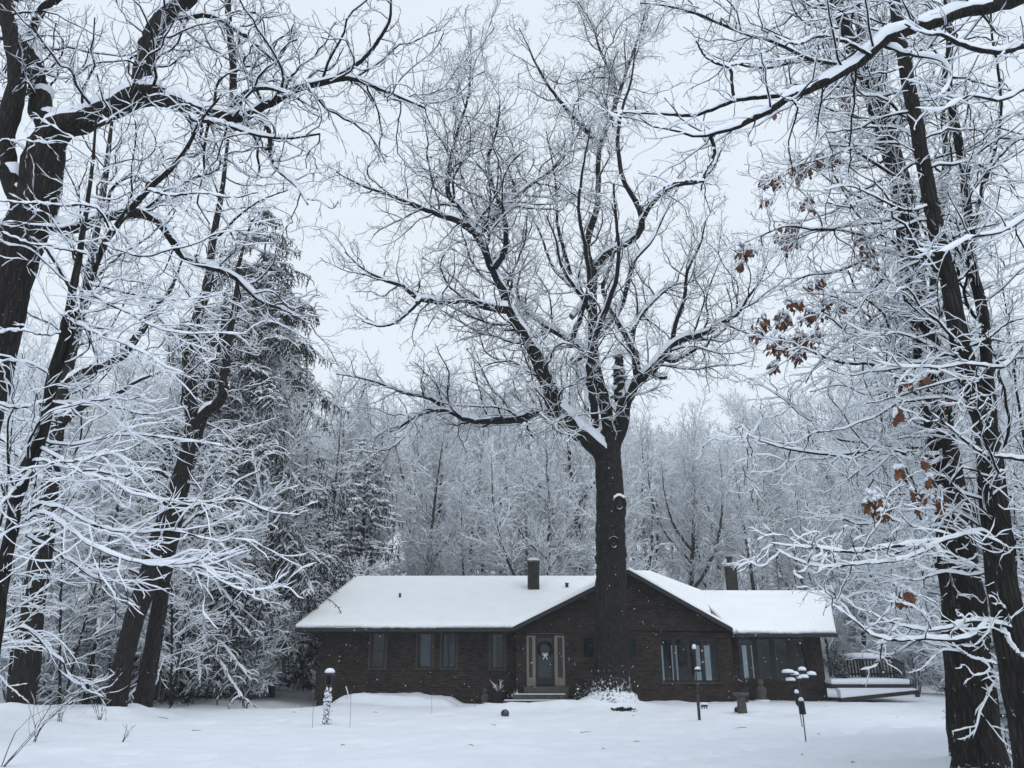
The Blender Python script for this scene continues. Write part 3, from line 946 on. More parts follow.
limbs = [
 # (trace, dy)
 ([(607, 468, 16), (601, 453, 18), (589, 440, 18.5), (570, 424.5, 18), (558, 409, 18), (546.5, 381, 16.5), (535, 354, 15), (519, 327, 13), (507.5, 307, 11.5), (500, 286, 11), (490, 265, 10), (480, 242, 9.5), (473, 231, 9)], (0, -.6, -1.6, -2.6)),
 ([(473, 231, 8), (464.5, 224, 7.5), (441, 215, 6.5), (414, 205, 5.5), (390, 195, 4.5), (359, 184, 3.5), (336, 172, 2)], (-2.6, -3.4, -4)),
 ([(474, 232, 7), (462, 210, 6), (449, 195, 5.5), (450, 164, 4.5), (457, 133, 4), (468, 98, 3), (471, 59, 2)], (-2.6, -2.2, -1.6)),
 ([(478, 236, 8), (488, 223, 7), (504, 207, 6), (527, 187, 5), (554, 168, 4), (570, 148, 3), (584, 120, 2)], (-2.6, -1.6, -.6)),
 ([(494, 268, 6.5), (503, 255, 6), (506, 236, 5.5), (503, 211, 5), (492, 184, 4.5), (488, 160, 4), (497, 130, 3), (500, 100, 2)], (-2.2, -3, -4)),
 ([(566, 424, 9), (556, 415, 11), (539, 411.5, 11), (519, 418, 10), (496, 420, 9), (464, 418.5, 7.5), (449, 411, 6.5), (418, 415, 5), (398, 428, 4), (371, 436, 2)], (-.3, -.6, .4, 1.0, 1.4)),
 ([(452, 412, 5.5), (430, 398, 5), (406, 393, 4.5), (379, 383, 3.5), (356, 377, 2.8), (336, 374, 1.8)], (1, .4, 0)),
 ([(507, 309, 9.5), (492, 307, 9), (468, 300, 8), (437, 301.5, 7), (418, 298, 6.5), (402, 286, 5.5), (385, 280, 4.5), (362, 268, 3), (345, 252, 2)], (-2, -2.9, -3.8)),
 ([(421, 299, 5), (408, 312, 4.5), (394, 323, 4), (378, 326, 3), (362, 321, 2)], (-3.4, -3.8, -4.4)),
 ([(609, 440, 12), (607, 413, 12), (599, 385, 11.5), (594, 358, 11), (592.5, 319, 10.5), (592, 292, 10), (593, 273, 9.5), (587, 254, 9), (589.5, 230, 8.5), (597, 207, 8), (598, 172, 7.5), (599, 144, 7)], (0, .3, .8, 1)),
 ([(599, 146, 6), (589, 133, 5.5), (570, 113, 4.8), (556, 96, 4), (546, 82, 3.5), (536, 64, 2.8), (528, 46, 2), (519, 28, 1.6)], (1, .2, -.6)),
 ([(599, 148, 6), (605, 130, 5.5), (613, 112, 5), (616, 94, 4.5), (609, 70, 4), (600, 50, 3.2), (591, 23, 2.2), (578, 2, 1.6)], (1, 1.6, 2)),
 ([(613, 113, 4), (622, 85, 3.5), (629, 64, 3), (640, 32, 2.5), (646, 8, 2)], (1.6, 1.2, 1)),
 ([(594, 271, 8), (602, 258, 8), (615, 249, 7.5), (632, 240, 7), (642, 227, 7), (640, 212, 6.5), (634, 198, 6), (625, 184, 5.5), (619, 156, 5), (620, 117, 4), (630, 85, 3), (636, 45, 2)], (1, .2, -.8, -1.6)),
 ([(641, 222, 5), (656, 199, 5), (679, 185, 4.5), (700, 181, 4), (712, 170, 3), (722, 148, 2)], (-.6, -1.6, -2.4)),
 ([(597, 337, 7), (606, 326, 6.5), (617, 314, 6), (627, 288, 5.5), (634, 262, 5), (652, 240, 4), (664, 215, 3), (676, 190, 2)], (.8, 1.8, 2.8)),
 ([(613, 452, 14), (617, 436, 15.5), (621, 424, 15), (624, 406, 14), (629, 393, 13), (638, 381, 12.5), (644, 377, 11.5), (652, 369, 10.5), (660, 361, 10), (672, 346, 9.5), (687, 338, 9), (711, 331, 7.5), (722, 322, 6.5), (738, 314, 5), (748, 297, 4), (758, 285, 2.6), (768, 262, 1.8)], (0, -.8, -2, -3)),
 ([(638, 382, 8.5), (636, 362, 8), (634, 350, 7.5), (626, 335, 7), (617, 320, 6.5), (609, 306, 6), (603, 290, 5), (612, 262, 4), (617, 230, 3), (611, 200, 2)], (-.5, .5, 2)),
 ([(650, 370, 6), (657, 377, 6), (667, 377.5, 5.5)], (-.8, -1.2)),
 ([(665, 358, 5.5), (672, 361, 5), (683, 357, 4.5), (696, 349, 4), (706, 346, 3), (712, 336, 2)], (-1, -1.8, -2.6)),
 ([(634, 352, 6), (632, 331, 6), (640, 316, 5.5), (652, 302, 5), (663, 292, 4.5), (676, 284, 3.6), (690, 282, 3), (706, 270, 2)], (.2, 1.2, 2.4)),
 ([(671, 347, 5), (676, 322, 4.5), (684, 300, 4), (688, 270, 3.5), (700, 245, 2.6), (706, 220, 2)], (-1.5, -2.6, -3.6)),
 ([(590, 358, 6.5), (578, 346, 6.5), (554, 331, 6), (540, 322, 5), (528, 313, 4.5), (518, 296, 3.6), (521, 270, 2.4), (530, 250, 1.6)], (.7, 1.6, 2.6)),
 ([(622, 402, 13), (620, 385, 13), (619, 366, 12), (621, 352, 9), (624, 349, 4)], (-.4, -.6)),
 ([(593, 318, 5), (584, 300, 4.5), (573, 285, 4), (560, 262, 3.4), (556, 240, 2.6), (546, 215, 1.8)], (.6, -1.2, -2.4)),
]
lb = []
for t_, dy_ in limbs:
    P, R = trace(t_, OY, 30, .10, rng, dy_)
    R = R*np.linspace(1.06, .66, len(R))
    lb.append((P, R))
# limbs that leave towards and away from the camera, so the crown is round
for (pz_, az, el, L, r_) in ((9.6, 1.6, .6, 9, .17), (10.3, -1.7, .75, 9, .16), (13, 1.2, .6, 8, .12), (14, -1.3, .7, 7.5, .11), (16.5, 2.0, .8, 6.5, .09), (17, -2.0, .85, 6, .085), (15, .9, .9, 7, .1)):
    b0 = np.array([oakp[0]+(-.2 if pz_ < 12 else -1.0), OY+.1, pz_])
    d = np.array([math.cos(az)*math.cos(el), math.sin(az)*math.cos(el), math.sin(el)])
    e2 = d+np.array([rng.normal(0, .2), rng.normal(0, .2), .25])
    lb.append(spline([b0, b0+d*L*.35, b0+d*L*.35+e2*L*.3, b0+d*L*.35+e2*L*.3+norm(d+np.array([0, 0, .6]))*L*.35], [r_, r_*.8, r_*.5, r_*.2], 30, .25, rng))
b0 = batch(lb)
for i, (P, R) in enumerate(zip(*b0)):
    o = part(oak, 'limb', tubes(P[None], R[None], 12, .08, rng), M['bark_limb'])
    if i == 23: o['label'] = 'short broken limb plastered white with snow'
    if i == 23: sg = caps(P[None], R[None], 10, .06, .5, .2, rng, .02, .1, .2, .02)
    else: sg = caps(P[None], R[None], 8, .055, .42, .15, rng, .15, .68, .2, .0, 1.06)
    part(oak, 'snow', sg, M['snow'], under=o)
g1 = dict(rr=.5, rmin=.016, n=12, wander=.22, up=.04, slim=.014, taper=.35, fall=.15)
sel = lambda ks: (b0[0][ks], b0[1][ks])
b1 = join(grow(sel([0, 1, 2, 3, 4, 5, 6, 7, 8]), rng, 3.3, .10, 1, (28, 68), (.22, .54), 1.3, 3.9, **g1),
          grow(sel([10, 11, 12, 14, 16, 19, 20, 21, 22, 24]), rng, 2.7, .10, 1, (28, 66), (.20, .50), 1.1, 3.7, **g1),
          grow(sel([9, 13, 15, 17]), rng, 1.4, .25, 1, (32, 72), (.12, .28), .9, 3.0, **g1),
          grow(sel(list(range(25, 32))), rng, .8, .35, 1, (32, 72), (.14, .34), .9, 2.4, **g1))
b2 = grow(b1, rng, 4.3, .08, 1, (32, 75), (.24, .60), .5, 1.8, rr=.6, rmin=.0105, n=8, wander=.22, up=.02, slim=.012, taper=.5)
b3 = grow(b2, rng, 5.5, .10, 1, (28, 70), (.28, .62), .25, .95, rr=.65, rmin=.0065, n=5, wander=.2, up=.02, taper=.6)
part(oak, 'branches', [tubes(*b1, 7), tubes(*b2, 5)], M['bark_limb'])
part(oak, 'twigs', tubes(*b3, 3), M['bark_twig'])
part(oak, 'snow', [caps(*b1, 6, .014, .7, .05, rng, .2, .65, gap=.3), caps(*b2, 5, .011, .8, .03, rng, .2, .6, gap=.3), caps(b3[0], b3[1], 4, .007, .8, .02, rng, .2, .6, gap=.4)], M['snow_twig'])
print('oak twigs', len(b1[0]), len(b2[0]), len(b3[0]))

# ============ the near leaning oak at the upper left
rng = np.random.default_rng(23)
Y = 10.0
base = U(-95, 760, Y); base = np.array([base[0]-.3, Y, gz(base[0], Y)])
lo_ = thing('oak_tree', 'massive dark oak leaning in at the left edge with a crooked snow laden limb', 'tree', tuple(base))
tp = [base-np.array([0, 0, .3])]+[U(x, y, Y) for x, y in ((-88, 690), (-58, 560), (-24, 420), (-8, 355), (9, 280), (23, 235), (36, 205), (43, 168), (46, 145))]
tr = [.5*msize(w_, y, Y) for w_, y in ((52, 760), (49, 690), (47, 560), (45, 420), (43, 355), (41, 280), (40, 235), (38, 205), (37, 168), (34, 145))]
P, R = spline(tp, tr, 50, .03, rng); P, R = flare(P, R, .8, .4)
part(lo_, 'trunk', tubes(P[None], R[None], 26, .12, rng), M['bark_near'])
limbs = [
 ([(44, 150, 34), (58, 131, 29), (80, 122, 25), (102, 113, 23), (117, 106, 22), (132, 98, 23), (147, 95, 24), (160, 96, 20), (174, 101, 17), (190, 108, 15), (208, 113, 13), (232, 117, 11), (250, 117, 9), (256, 108, 8), (271, 104, 8), (289, 92, 7.5), (324, 82, 6.5), (351, 78, 5.5), (375, 87, 4.5), (400, 97, 3.5), (425, 108, 2)], (0, -.3, -.6, -.9)),
 ([(141, 96, 20), (143, 70, 18), (150, 43, 18), (164, 16, 17), (187, 0, 15), (222, -28, 12), (260, -70, 8)], (-.3, 0, .4)),
 ([(176, 18, 5), (211, 16, 5), (234, 28, 4.6), (258, 46, 4.2), (276, 62, 3.6), (290, 80, 3)], (.1, -.3, -.6)),
 ([(237, 113, 8), (234, 100, 7.5), (233, 70, 7), (230, 35, 6.5), (228, 5, 6), (229, -40, 4)], (-.4, 0, .3)),
 ([(324, 82, 4.5), (344, 73, 4.5), (367, 55, 4), (380, 38, 3.6), (389, 22, 3), (391, -5, 2)], (-.7, -.9, -1.2)),
 ([(48, 148, 16), (42, 110, 22), (38, 80, 17), (33, 55, 16), (22, 35, 14), (14, 14, 12), (10, -20, 9), (0, -60, 6)], (.1, .4, .8)),
 ([(22, 205, 20), (7, 170, 20), (4, 140, 19), (12, 105, 18), (17, 78, 16), (12, 45, 14), (4, 5, 12), (-8, -40, 9)], (.0, -.2, -.4)),
 ([(27, 52, 8), (33, 28, 8), (44, 8, 7.5), (62, -5, 7), (80, -30, 5)], (.4, .2, 0)),
 ([(270, 138, 5), (271, 146, 4), (264, 150, 3)], (-.5, -.6)),
 ([(256, 117, 5), (268, 128, 5), (270, 140, 4.4), (271, 157, 4), (277, 169, 3.4), (287, 178, 3), (297, 187, 2.2), (308, 205, 1.6)], (-.5, -.7, -1)),
 ([(40, 215, 14), (60, 228, 12), (78, 228, 11), (96, 219, 10.5), (120, 214, 10), (140, 213, 9.5), (155, 220, 8.5), (168, 234, 7.5), (176, 247, 7), (184, 258, 6.6), (208, 266, 6), (234, 277, 5.4), (248, 290, 4.6), (262, 302, 3.6), (285, 310, 2.6), (305, 322, 1.8)], (.2, 0, .4, .8)),
 ([(178, 100, 6), (190, 118, 5), (215, 122, 4.5), (240, 130, 4), (262, 136, 3.4), (290, 138, 2.6), (320, 134, 1.8)], (-.3, -.8, -1.3)),
 ([(225, 116, 5), (240, 96, 4.5), (262, 88, 4), (292, 96, 3), (318, 110, 2)], (-.4, -.9, -1.4)),
]
lb = [trace(t_, Y, 36, .09, rng, dy_) for t_, dy_ in limbs]
b0 = batch(lb)
for P, R in zip(*b0):
    o = part(lo_, 'limb', tubes(P[None], R[None], 14, .10, rng), M['bark_near'])
    part(lo_, 'snow', caps(P[None], R[None], 10, .03, .55, .14, rng, .2, .7, .15, .002, .98), M['snow'], under=o)
b1 = grow(b0, rng, 5.0, .10, 1, (35, 75), (.16, .45), .55, 1.9, rr=.45, rmin=.010, n=12, wander=.3, up=.04, slim=.012, taper=.4, fall=.2)
b2 = grow(b1, rng, 6.5, .10, 1, (28, 65), (.25, .58), .22, .9, rr=.55, rmin=.0048, slim=.007, n=7, wander=.27, up=.04, taper=.5)
b3 = grow(b2, rng, 8, .15, 1, (25, 55), (.3, .55), .1, .35, rr=.7, rmin=.0035, n=4, wander=.18, up=.03)
part(lo_, 'branches', [tubes(*b1, 7), tubes(*b2, 5), tubes(*b3, 3)], M['bark_limb'])
part(lo_, 'snow', [caps(*b1, 6, .010, .8, .035, rng), caps(*b2, 5, .005, .8, .025, rng, gap=.35), caps(*b3, 4, .003, .8, .015, rng, gap=.4)], M['snow'])
print('left oak', len(b1[0]), len(b2[0]), len(b3[0]))

# ============ snow loaded saplings on the left
rng = np.random.default_rng(31)
Y = 7.0
base = U(-14, 712, Y); base[2] = gz(base[0], Y)
sp_ = thing('beech_sapling', 'slender dark sapling at the left with long level boughs thick with snow', 'tree', tuple(base))
stems = [
 ([(-22, 760, 16), (-6, 650, 13.5), (4, 573, 12.5), (14, 515, 12), (29, 463, 11.5), (44, 430, 10.5), (52, 375, 9), (62, 340, 8.5), (70, 305, 8), (76, 275, 7), (84, 225, 5), (92, 170, 3.5), (96, 120, 2)], None),
 ([(42, 434, 9.5), (60, 365, 8.5), (75, 320, 8), (86, 295, 7.6), (96, 265, 7), (105, 243, 6.6), (120, 222, 6.2), (146, 192, 5.6), (172, 168, 5), (188, 146, 4), (200, 122, 3), (222, 95, 2)], (0, .3, .1, -.2)),
]
b0 = batch([trace(s_, Y, 40, .10, rng, d_ or (0, 0)) for s_, d_ in stems])
part(sp_, 'trunk', tubes(b0[0][:1], b0[1][:1], 14, .08, rng), M['bark_near'])
part(sp_, 'limb', tubes(b0[0][1:], b0[1][1:], 12, .08, rng), M['bark_near'])
bows = [
 ([(29, 512, 6), (42, 505, 5.5), (55, 508, 5.5), (76, 518, 5), (98, 530, 5), (118, 536, 4.6), (137, 538, 4.2), (176, 538, 3.6), (205, 544, 3), (223, 545, 2.4), (236, 539, 1.6)], (0, -.5, -.8)),
 ([(27, 520, 7), (39, 514, 6.5), (54, 520, 6), (70, 530, 6), (86, 541, 5.6), (102, 550, 5.4), (129, 561, 5), (150, 566, 4.6), (164, 567, 4.4), (195, 565, 3.8), (213, 556, 2.6)], (0, -.7, -1.1)),
 ([(150, 564, 4), (180, 568, 4), (206, 566, 3.6), (220, 575, 3.4), (232, 583, 3), (248, 587, 2.6), (264, 587, 2), (280, 582, 1.5)], (-.8, -1.1, -1.4)),
 ([(38, 446, 5), (58, 456, 4.6), (78, 471, 4.4), (98, 478, 4), (113, 483, 3.8), (133, 493, 3.4), (164, 499, 3), (190, 500, 2.4), (207, 501, 1.6)], (0, -.4, -.6)),
 ([(44, 440, 5), (60, 444, 4.6), (98, 438, 4.2), (133, 434, 3.8), (160, 436, 3.2), (187, 438, 2.6), (227, 445, 1.6)], (0, .5, .9)),
 ([(45, 405, 4.4), (70, 403, 4.2), (117, 404, 3.6), (145, 408, 3), (168, 405, 2), (190, 398, 1.4)], (0, .6, .9)),
 ([(66, 320, 4.4), (78, 323, 4.4), (98, 332, 4), (117, 342, 3.8), (148, 354, 3.2), (168, 366, 2.6), (188, 375, 1.6)], (0, -.5, -.9)),
 ([(80, 296, 4.6), (95, 297, 4.4), (112, 307, 4), (129, 315, 3.8), (156, 325, 3.2), (200, 330, 2.6), (242, 331, 1.6)], (.1, -.3, -.6)),
 ([(30, 470, 4.6), (20, 480, 4.4), (8, 495, 4), (-10, 512, 3)], (0, -.6)),
 ([(32, 462, 4.2), (60, 460, 4), (92, 457, 3.4), (118, 450, 2.6), (140, 440, 1.6)], (0, -.9, -1.4)),
 ([(48, 402, 5), (30, 408, 5), (12, 408, 4.6), (-12, 404, 4)], (0, -.5)),
 ([(88, 283, 4.4), (120, 292, 4), (152, 300, 3.4), (190, 300, 2.6), (230, 292, 1.6)], (0, .6, 1)),
 ([(104, 245, 4), (124, 254, 3.8), (150, 258, 3.4), (188, 252, 2.8), (220, 240, 2), (240, 238, 1.4)], (0, -.5, -.8)),
 ([(86, 254, 4), (60, 250, 3.8), (30, 246, 3.4), (0, 238, 3)], (0, -.6)),
 ([(112, 232, 4), (92, 208, 4), (62, 207, 3.6), (30, 206, 3.2), (0, 203, 2.8)], (0, -.4, -.6)),
 ([(148, 190, 4), (172, 196, 3.6), (200, 192, 3.2), (236, 196, 2.6), (262, 190, 1.6)], (0, -.4, -.7)),
 ([(66, 332, 4), (46, 338, 3.8), (20, 330, 3.4), (-4, 334, 3)], (0, -.4)),
 ([(118, 224, 3.6), (128, 198, 3.4), (130, 160, 3), (134, 126, 2.2), (128, 96, 1.4)], (0, .3, .6)),
 ([(25, 535, 4.6), (52, 548, 4.4), (80, 566, 4), (108, 580, 3.4), (135, 584, 2.6), (160, 592, 1.6)], (0, .5, .9)),
]
bb = batch([trace(t_, Y, 26, .13, rng, dy_) for t_, dy_ in bows])
bb = (bb[0]+np.cumsum(rng.normal(0, .006, bb[0].shape), axis=1), bb[1]*.62)
b1 = grow(b0, rng, 5.0, .15, 1, (50, 85), (.12, .32), .5, 1.5, rr=.42, rmin=.0065, n=14, wander=.30, up=.0, flat=.8, slim=.007, taper=.4)
b1 = join(bb, b1)
b2 = grow(b1, rng, 7.0, .10, 1, (22, 50), (.28, .6), .2, .8, rr=.5, rmin=.0034, slim=.005, n=8, wander=.26, up=.01, flat=.65, taper=.5)
b3 = grow(b2, rng, 6.5, .15, 1, (20, 48), (.35, .65), .1, .4, rr=.6, rmin=.0024, slim=.004, n=5, wander=.15, up=.01, flat=.5)
part(sp_, 'branches', [tubes(*b1, 7), tubes(*b2, 5), tubes(*b3, 4)], M['bark_limb'])
part(sp_, 'snow', [caps(b0[0], b0[1], 8, .012, .3, .03, rng, .25, .8, .4, .0, .8), caps(*b1, 8, .010, .75, .026, rng, gap=.4, wide=.003), caps(*b2, 6, .006, .9, .022, rng, wide=.0028), caps(*b3, 5, .004, .9, .016, rng, wide=.0018)], M['snow'])
print('sapling', len(b1[0]), len(b2[0]), len(b3[0]))

# ============ the two leaning trunks on the left, and the dark trunk beside them
def traced_tree(seed, name, label, Y, trunk, limbs, p1, p2, p3, bark='bark_near', jit=.06, sides=18, sink=.3, fl=.14, snowk=1., leaves=None, twigmat='bark_limb', group=None, rmins=(.014, .008, .005), up=.08, flat=.2):
    rng = np.random.default_rng(seed)
    bx_ = U(trunk[0][0], trunk[0][1], Y); bx_[2] = gz(bx_[0], Y)
    root = thing(name, label, 'tree', tuple(bx_), group)
    tp = [bx_-np.array([0, 0, sink])]+[U(x, y, Y) for x, y, w_ in trunk[1:]]
    tr = [.5*msize(w_, y, Y) for x, y, w_ in trunk]
    P, R = spline(tp, tr, 44, jit*.6, rng); P, R = flare(P, R, .7, fl)
    part(root, 'trunk', tubes(P[None], R[None], sides, .12, rng), M[bark])
    lb = [(P[6:], R[6:])]
    for t_, dy_ in limbs:
        p_, r_ = trace(t_, Y, 30, .12, rng, dy_)
        lb.append((p_, r_*(.55 if t_[0][2] < 9 else .88)))
    b0 = batch(lb)
    for P, R in zip(b0[0][1:], b0[1][1:]):
        o = part(root, 'limb', tubes(P[None], R[None], 10, .08, rng), M[bark])
        part(root, 'snow', caps(P[None], R[None], 8, .016, .7, .09, rng, .2, .7, .2, .002, 1.02), M['snow_twig'], under=o)
    b1 = grow(b0, rng, *p1, rmin=rmins[0], n=12, wander=.31, up=up, slim=.010, taper=.4, fall=.3, flat=flat)
    b2 = grow(b1, rng, *p2, rmin=rmins[1], n=8, wander=.27, up=up*.6, taper=.5, flat=flat, slim=.007)
    b3 = grow(b2, rng, *p3, rmin=rmins[2], n=4, wander=.18, up=up*.5)
    part(root, 'branches', [tubes(*b1, 6), tubes(*b2, 4), tubes(*b3, 3)], M[twigmat])
    part(root, 'snow', [caps(b0[0][:1], b0[1][:1], 8, .02, .3, .06, rng, .3, .8, .3, .0, .8), caps(*b1, 6, .010*snowk, .8, .04, rng), caps(*b2, 5, .006*snowk, .9, .03, rng), caps(*b3, 4, .0038*snowk, .9, .025, rng, wide=.002)], M['snow_twig'])
    if leaves: dry_leaves(root, leaves, Y, rng)
    print(name, len(b1[0]), len(b2[0]), len(b3[0]))
    return root


def dry_leaves(root, spots, Y, rng):
    """brown lobed leaves still hanging on, curled"""
    V = []; F = []; S = []
    out = np.array([[0, 0], [.18, .10], [.30, .34], [.20, .44], [.36, .66], [.2, .78], [.10, 1.0]])
    for px, py, n, spx in spots:
        for q in range(n):
            yy = Y+rng.normal(0, .15)
            c = U(px+rng.normal(0, spx*.75), py+rng.normal(0, spx*.6), yy)
            L = rng.uniform(.095, .155)
            a = rng.random()*6.28
            side = np.array([math.cos(a), math.sin(a), 0]); dn = norm(np.array([rng.normal(0, .35), rng.normal(0, .35), -1]))
            nn = np.cross(side, dn)
            n0 = len(V)
            for (x_, y_) in out:
                curl = .35*x_**2*2
                V.append(c+L*(x_*.8*side+y_*dn+curl*nn)); V.append(c+L*(.12*y_*(1-y_)*nn+y_*dn)); V.append(c+L*(-x_*.8*side+y_*dn+curl*nn))
            for i in range(6):
                b_ = n0+i*3
                F.append((b_, b_+1, b_+4, b_+3)); F.append((b_+1, b_+2, b_+5, b_+4))
            if rng.random() < .75:
                ln_ = norm(np.array([rng.normal(), rng.normal(), .2]))*L*.5
                S.append([c-ln_*.6+np.array([0, 0, .01]), c+np.array([0, 0, .025]), c+ln_*.6])
    part(root, 'dry_leaves', (np.array(V), np.array(F)), M['leaf'])
    S = np.array(S)
    part(root, 'snow', caps(S, np.tile([.012, .022, .012], (len(S), 1)), 6, .012, .5, .03, rng, 0, .1), M['snow'])


Y = 23.0
traced_tree(41, 'maple_tree', 'thick leaning trunk at the left, left one of the twin trunks by the spruce', Y,
 [(114, 714, 20), (117, 700, 19.5), (130.5, 630, 18.5), (146, 585, 20), (159, 540, 18), (168, 514, 17), (182, 470, 15), (191, 436, 14), (190, 395, 13), (188, 358, 12), (198, 315, 10), (207, 288, 9), (213, 240, 7), (222, 190, 5), (228, 140, 3)],
 [([(196, 430, 13), (204, 415, 13), (215, 405, 12), (222, 398, 11), (224, 375, 10), (228, 340, 8), (236, 300, 6), (240, 260, 4), (252, 220, 2)], (0, -.5, -1)),
  ([(176, 480, 7), (150, 470, 6), (120, 476, 5), (90, 470, 4), (60, 478, 2)], (0, -1, -2)),
  ([(188, 360, 7), (170, 330, 6), (150, 305, 5), (140, 270, 4), (120, 235, 2)], (0, 1, 2)),
  ([(215, 240, 5), (240, 215, 4), (262, 200, 3), (288, 190, 2)], (0, -1, -1.5)),
  ([(165, 520, 6), (200, 505, 5), (240, 500, 4), (270, 512, 3), (300, 515, 2)], (0, -1, -2))],
 (2.2, .2, 1, (35, 75), (.14, .34), .8, 3.4), (4.2, .1, 1, (30, 60), (.25, .55), .4, 1.4), (5.5, .12, 1, (30, 60), (.3, .6), .2, .65), flat=.4, up=.04)
traced_tree(42, 'maple_tree', 'thick leaning trunk at the left, right one of the twin trunks by the spruce', 24.2,
 [(142, 711, 18), (143.5, 700, 18), (153, 646, 16.5), (160, 600, 15), (166, 560, 16), (176, 520, 13), (186, 480, 10), (200, 430, 8), (212, 380, 6), (222, 330, 4), (226, 290, 3)],
 [([(170, 545, 8), (190, 520, 6), (215, 505, 5), (240, 480, 3.4), (262, 470, 2)], (0, 1, 2)), ([(160, 590, 6), (130, 570, 5), (100, 565, 4), (70, 575, 2)], (0, -1, -2))],
 (2.0, .3, 1, (35, 75), (.14, .34), .8, 2.8), (4.0, .1, 1, (30, 60), (.25, .55), .4, 1.3), (5.5, .12, 1, (30, 60), (.3, .6), .2, .65), flat=.4, up=.04)
traced_tree(43, 'oak_tree', 'stout dark straight trunk near the left edge, its foot in the open snow', 21.5,
 [(21, 715, 25), (22, 700, 25), (27, 660, 23), (33, 610, 21.5), (42, 550, 19), (50, 490, 15.5), (59, 420, 12), (70, 360, 9.5), (84, 300, 8), (95, 240, 6), (105, 180, 6), (112, 120, 3)],
 [([(66, 385, 12), (88, 370, 11), (104, 366, 10), (120, 356, 10), (128, 348, 9), (142, 330, 8), (152, 310, 6), (170, 290, 4), (182, 260, 2)], (0, -.5, 0)),
  ([(52, 490, 9), (34, 470, 8), (14, 450, 7), (-8, 430, 5), (-30, 420, 3)], (0, 1, 2)),
  ([(60, 425, 9), (84, 405, 8), (112, 396, 6), (140, 380, 4), (160, 372, 2)], (0, -1, -2)),
  ([(88, 285, 7), (120, 255, 6), (150, 235, 4), (176, 205, 2)], (0, 1, 2)),
  ([(80, 310, 7), (60, 270, 6), (40, 240, 5), (20, 200, 3)], (0, -1, -2))],
 (2.2, .2, 1, (35, 75), (.14, .34), .8, 3.2), (4.2, .1, 1, (30, 60), (.25, .55), .4, 1.4), (5.5, .12, 1, (30, 60), (.3, .6), .2, .65), flat=.3)

# ============ the group of trunks on the right
RP = dict(bark='bark_near', flat=.6, up=.015, rmins=(.008, .0045, .003), snowk=1.0)
p1r, p2r, p3r = (6.4, .14, 1, (40, 80), (.14, .36), .6, 2.4), (5.6, .08, 1, (22, 52), (.28, .6), .25, 1.1), (6.0, .12, 1, (20, 50), (.35, .62), .1, .5)
L1 = [(878, 500, 12, 6), (884, 508, 8, 5), (878, 502, 6, 9), (872, 496, 4, 5), (935, 496, 6, 8), (912, 495, 4, 8), (898, 470, 3, 4), (932, 478, 3, 3), (905, 382, 4, 5), (922, 375, 2, 4), (948, 402, 2, 4), (898, 411, 3, 4), (925, 462, 2, 3)]
L2 = [(772, 181, 8, 7), (800, 168, 14, 8), (822, 160, 10, 6), (835, 158, 6, 4), (763, 183, 3, 3), (764, 200, 4, 4), (788, 240, 16, 7), (790, 228, 8, 6), (745, 250, 9, 5), (741, 264, 4, 2), (806, 205, 5, 6), (862, 235, 5, 5), (868, 250, 6, 5), (872, 262, 4, 4), (818, 282, 5, 5),
      (784, 318, 12, 6), (778, 345, 14, 7), (800, 340, 12, 7), (764, 322, 7, 5), (756, 335, 6, 5), (812, 316, 9, 6), (824, 305, 6, 4), (795, 355, 8, 5), (774, 366, 4, 3), (793, 303, 6, 6), (842, 308, 4, 3), (818, 336, 4, 4), (843, 99, 3, 3), (774, 113, 2, 2)]
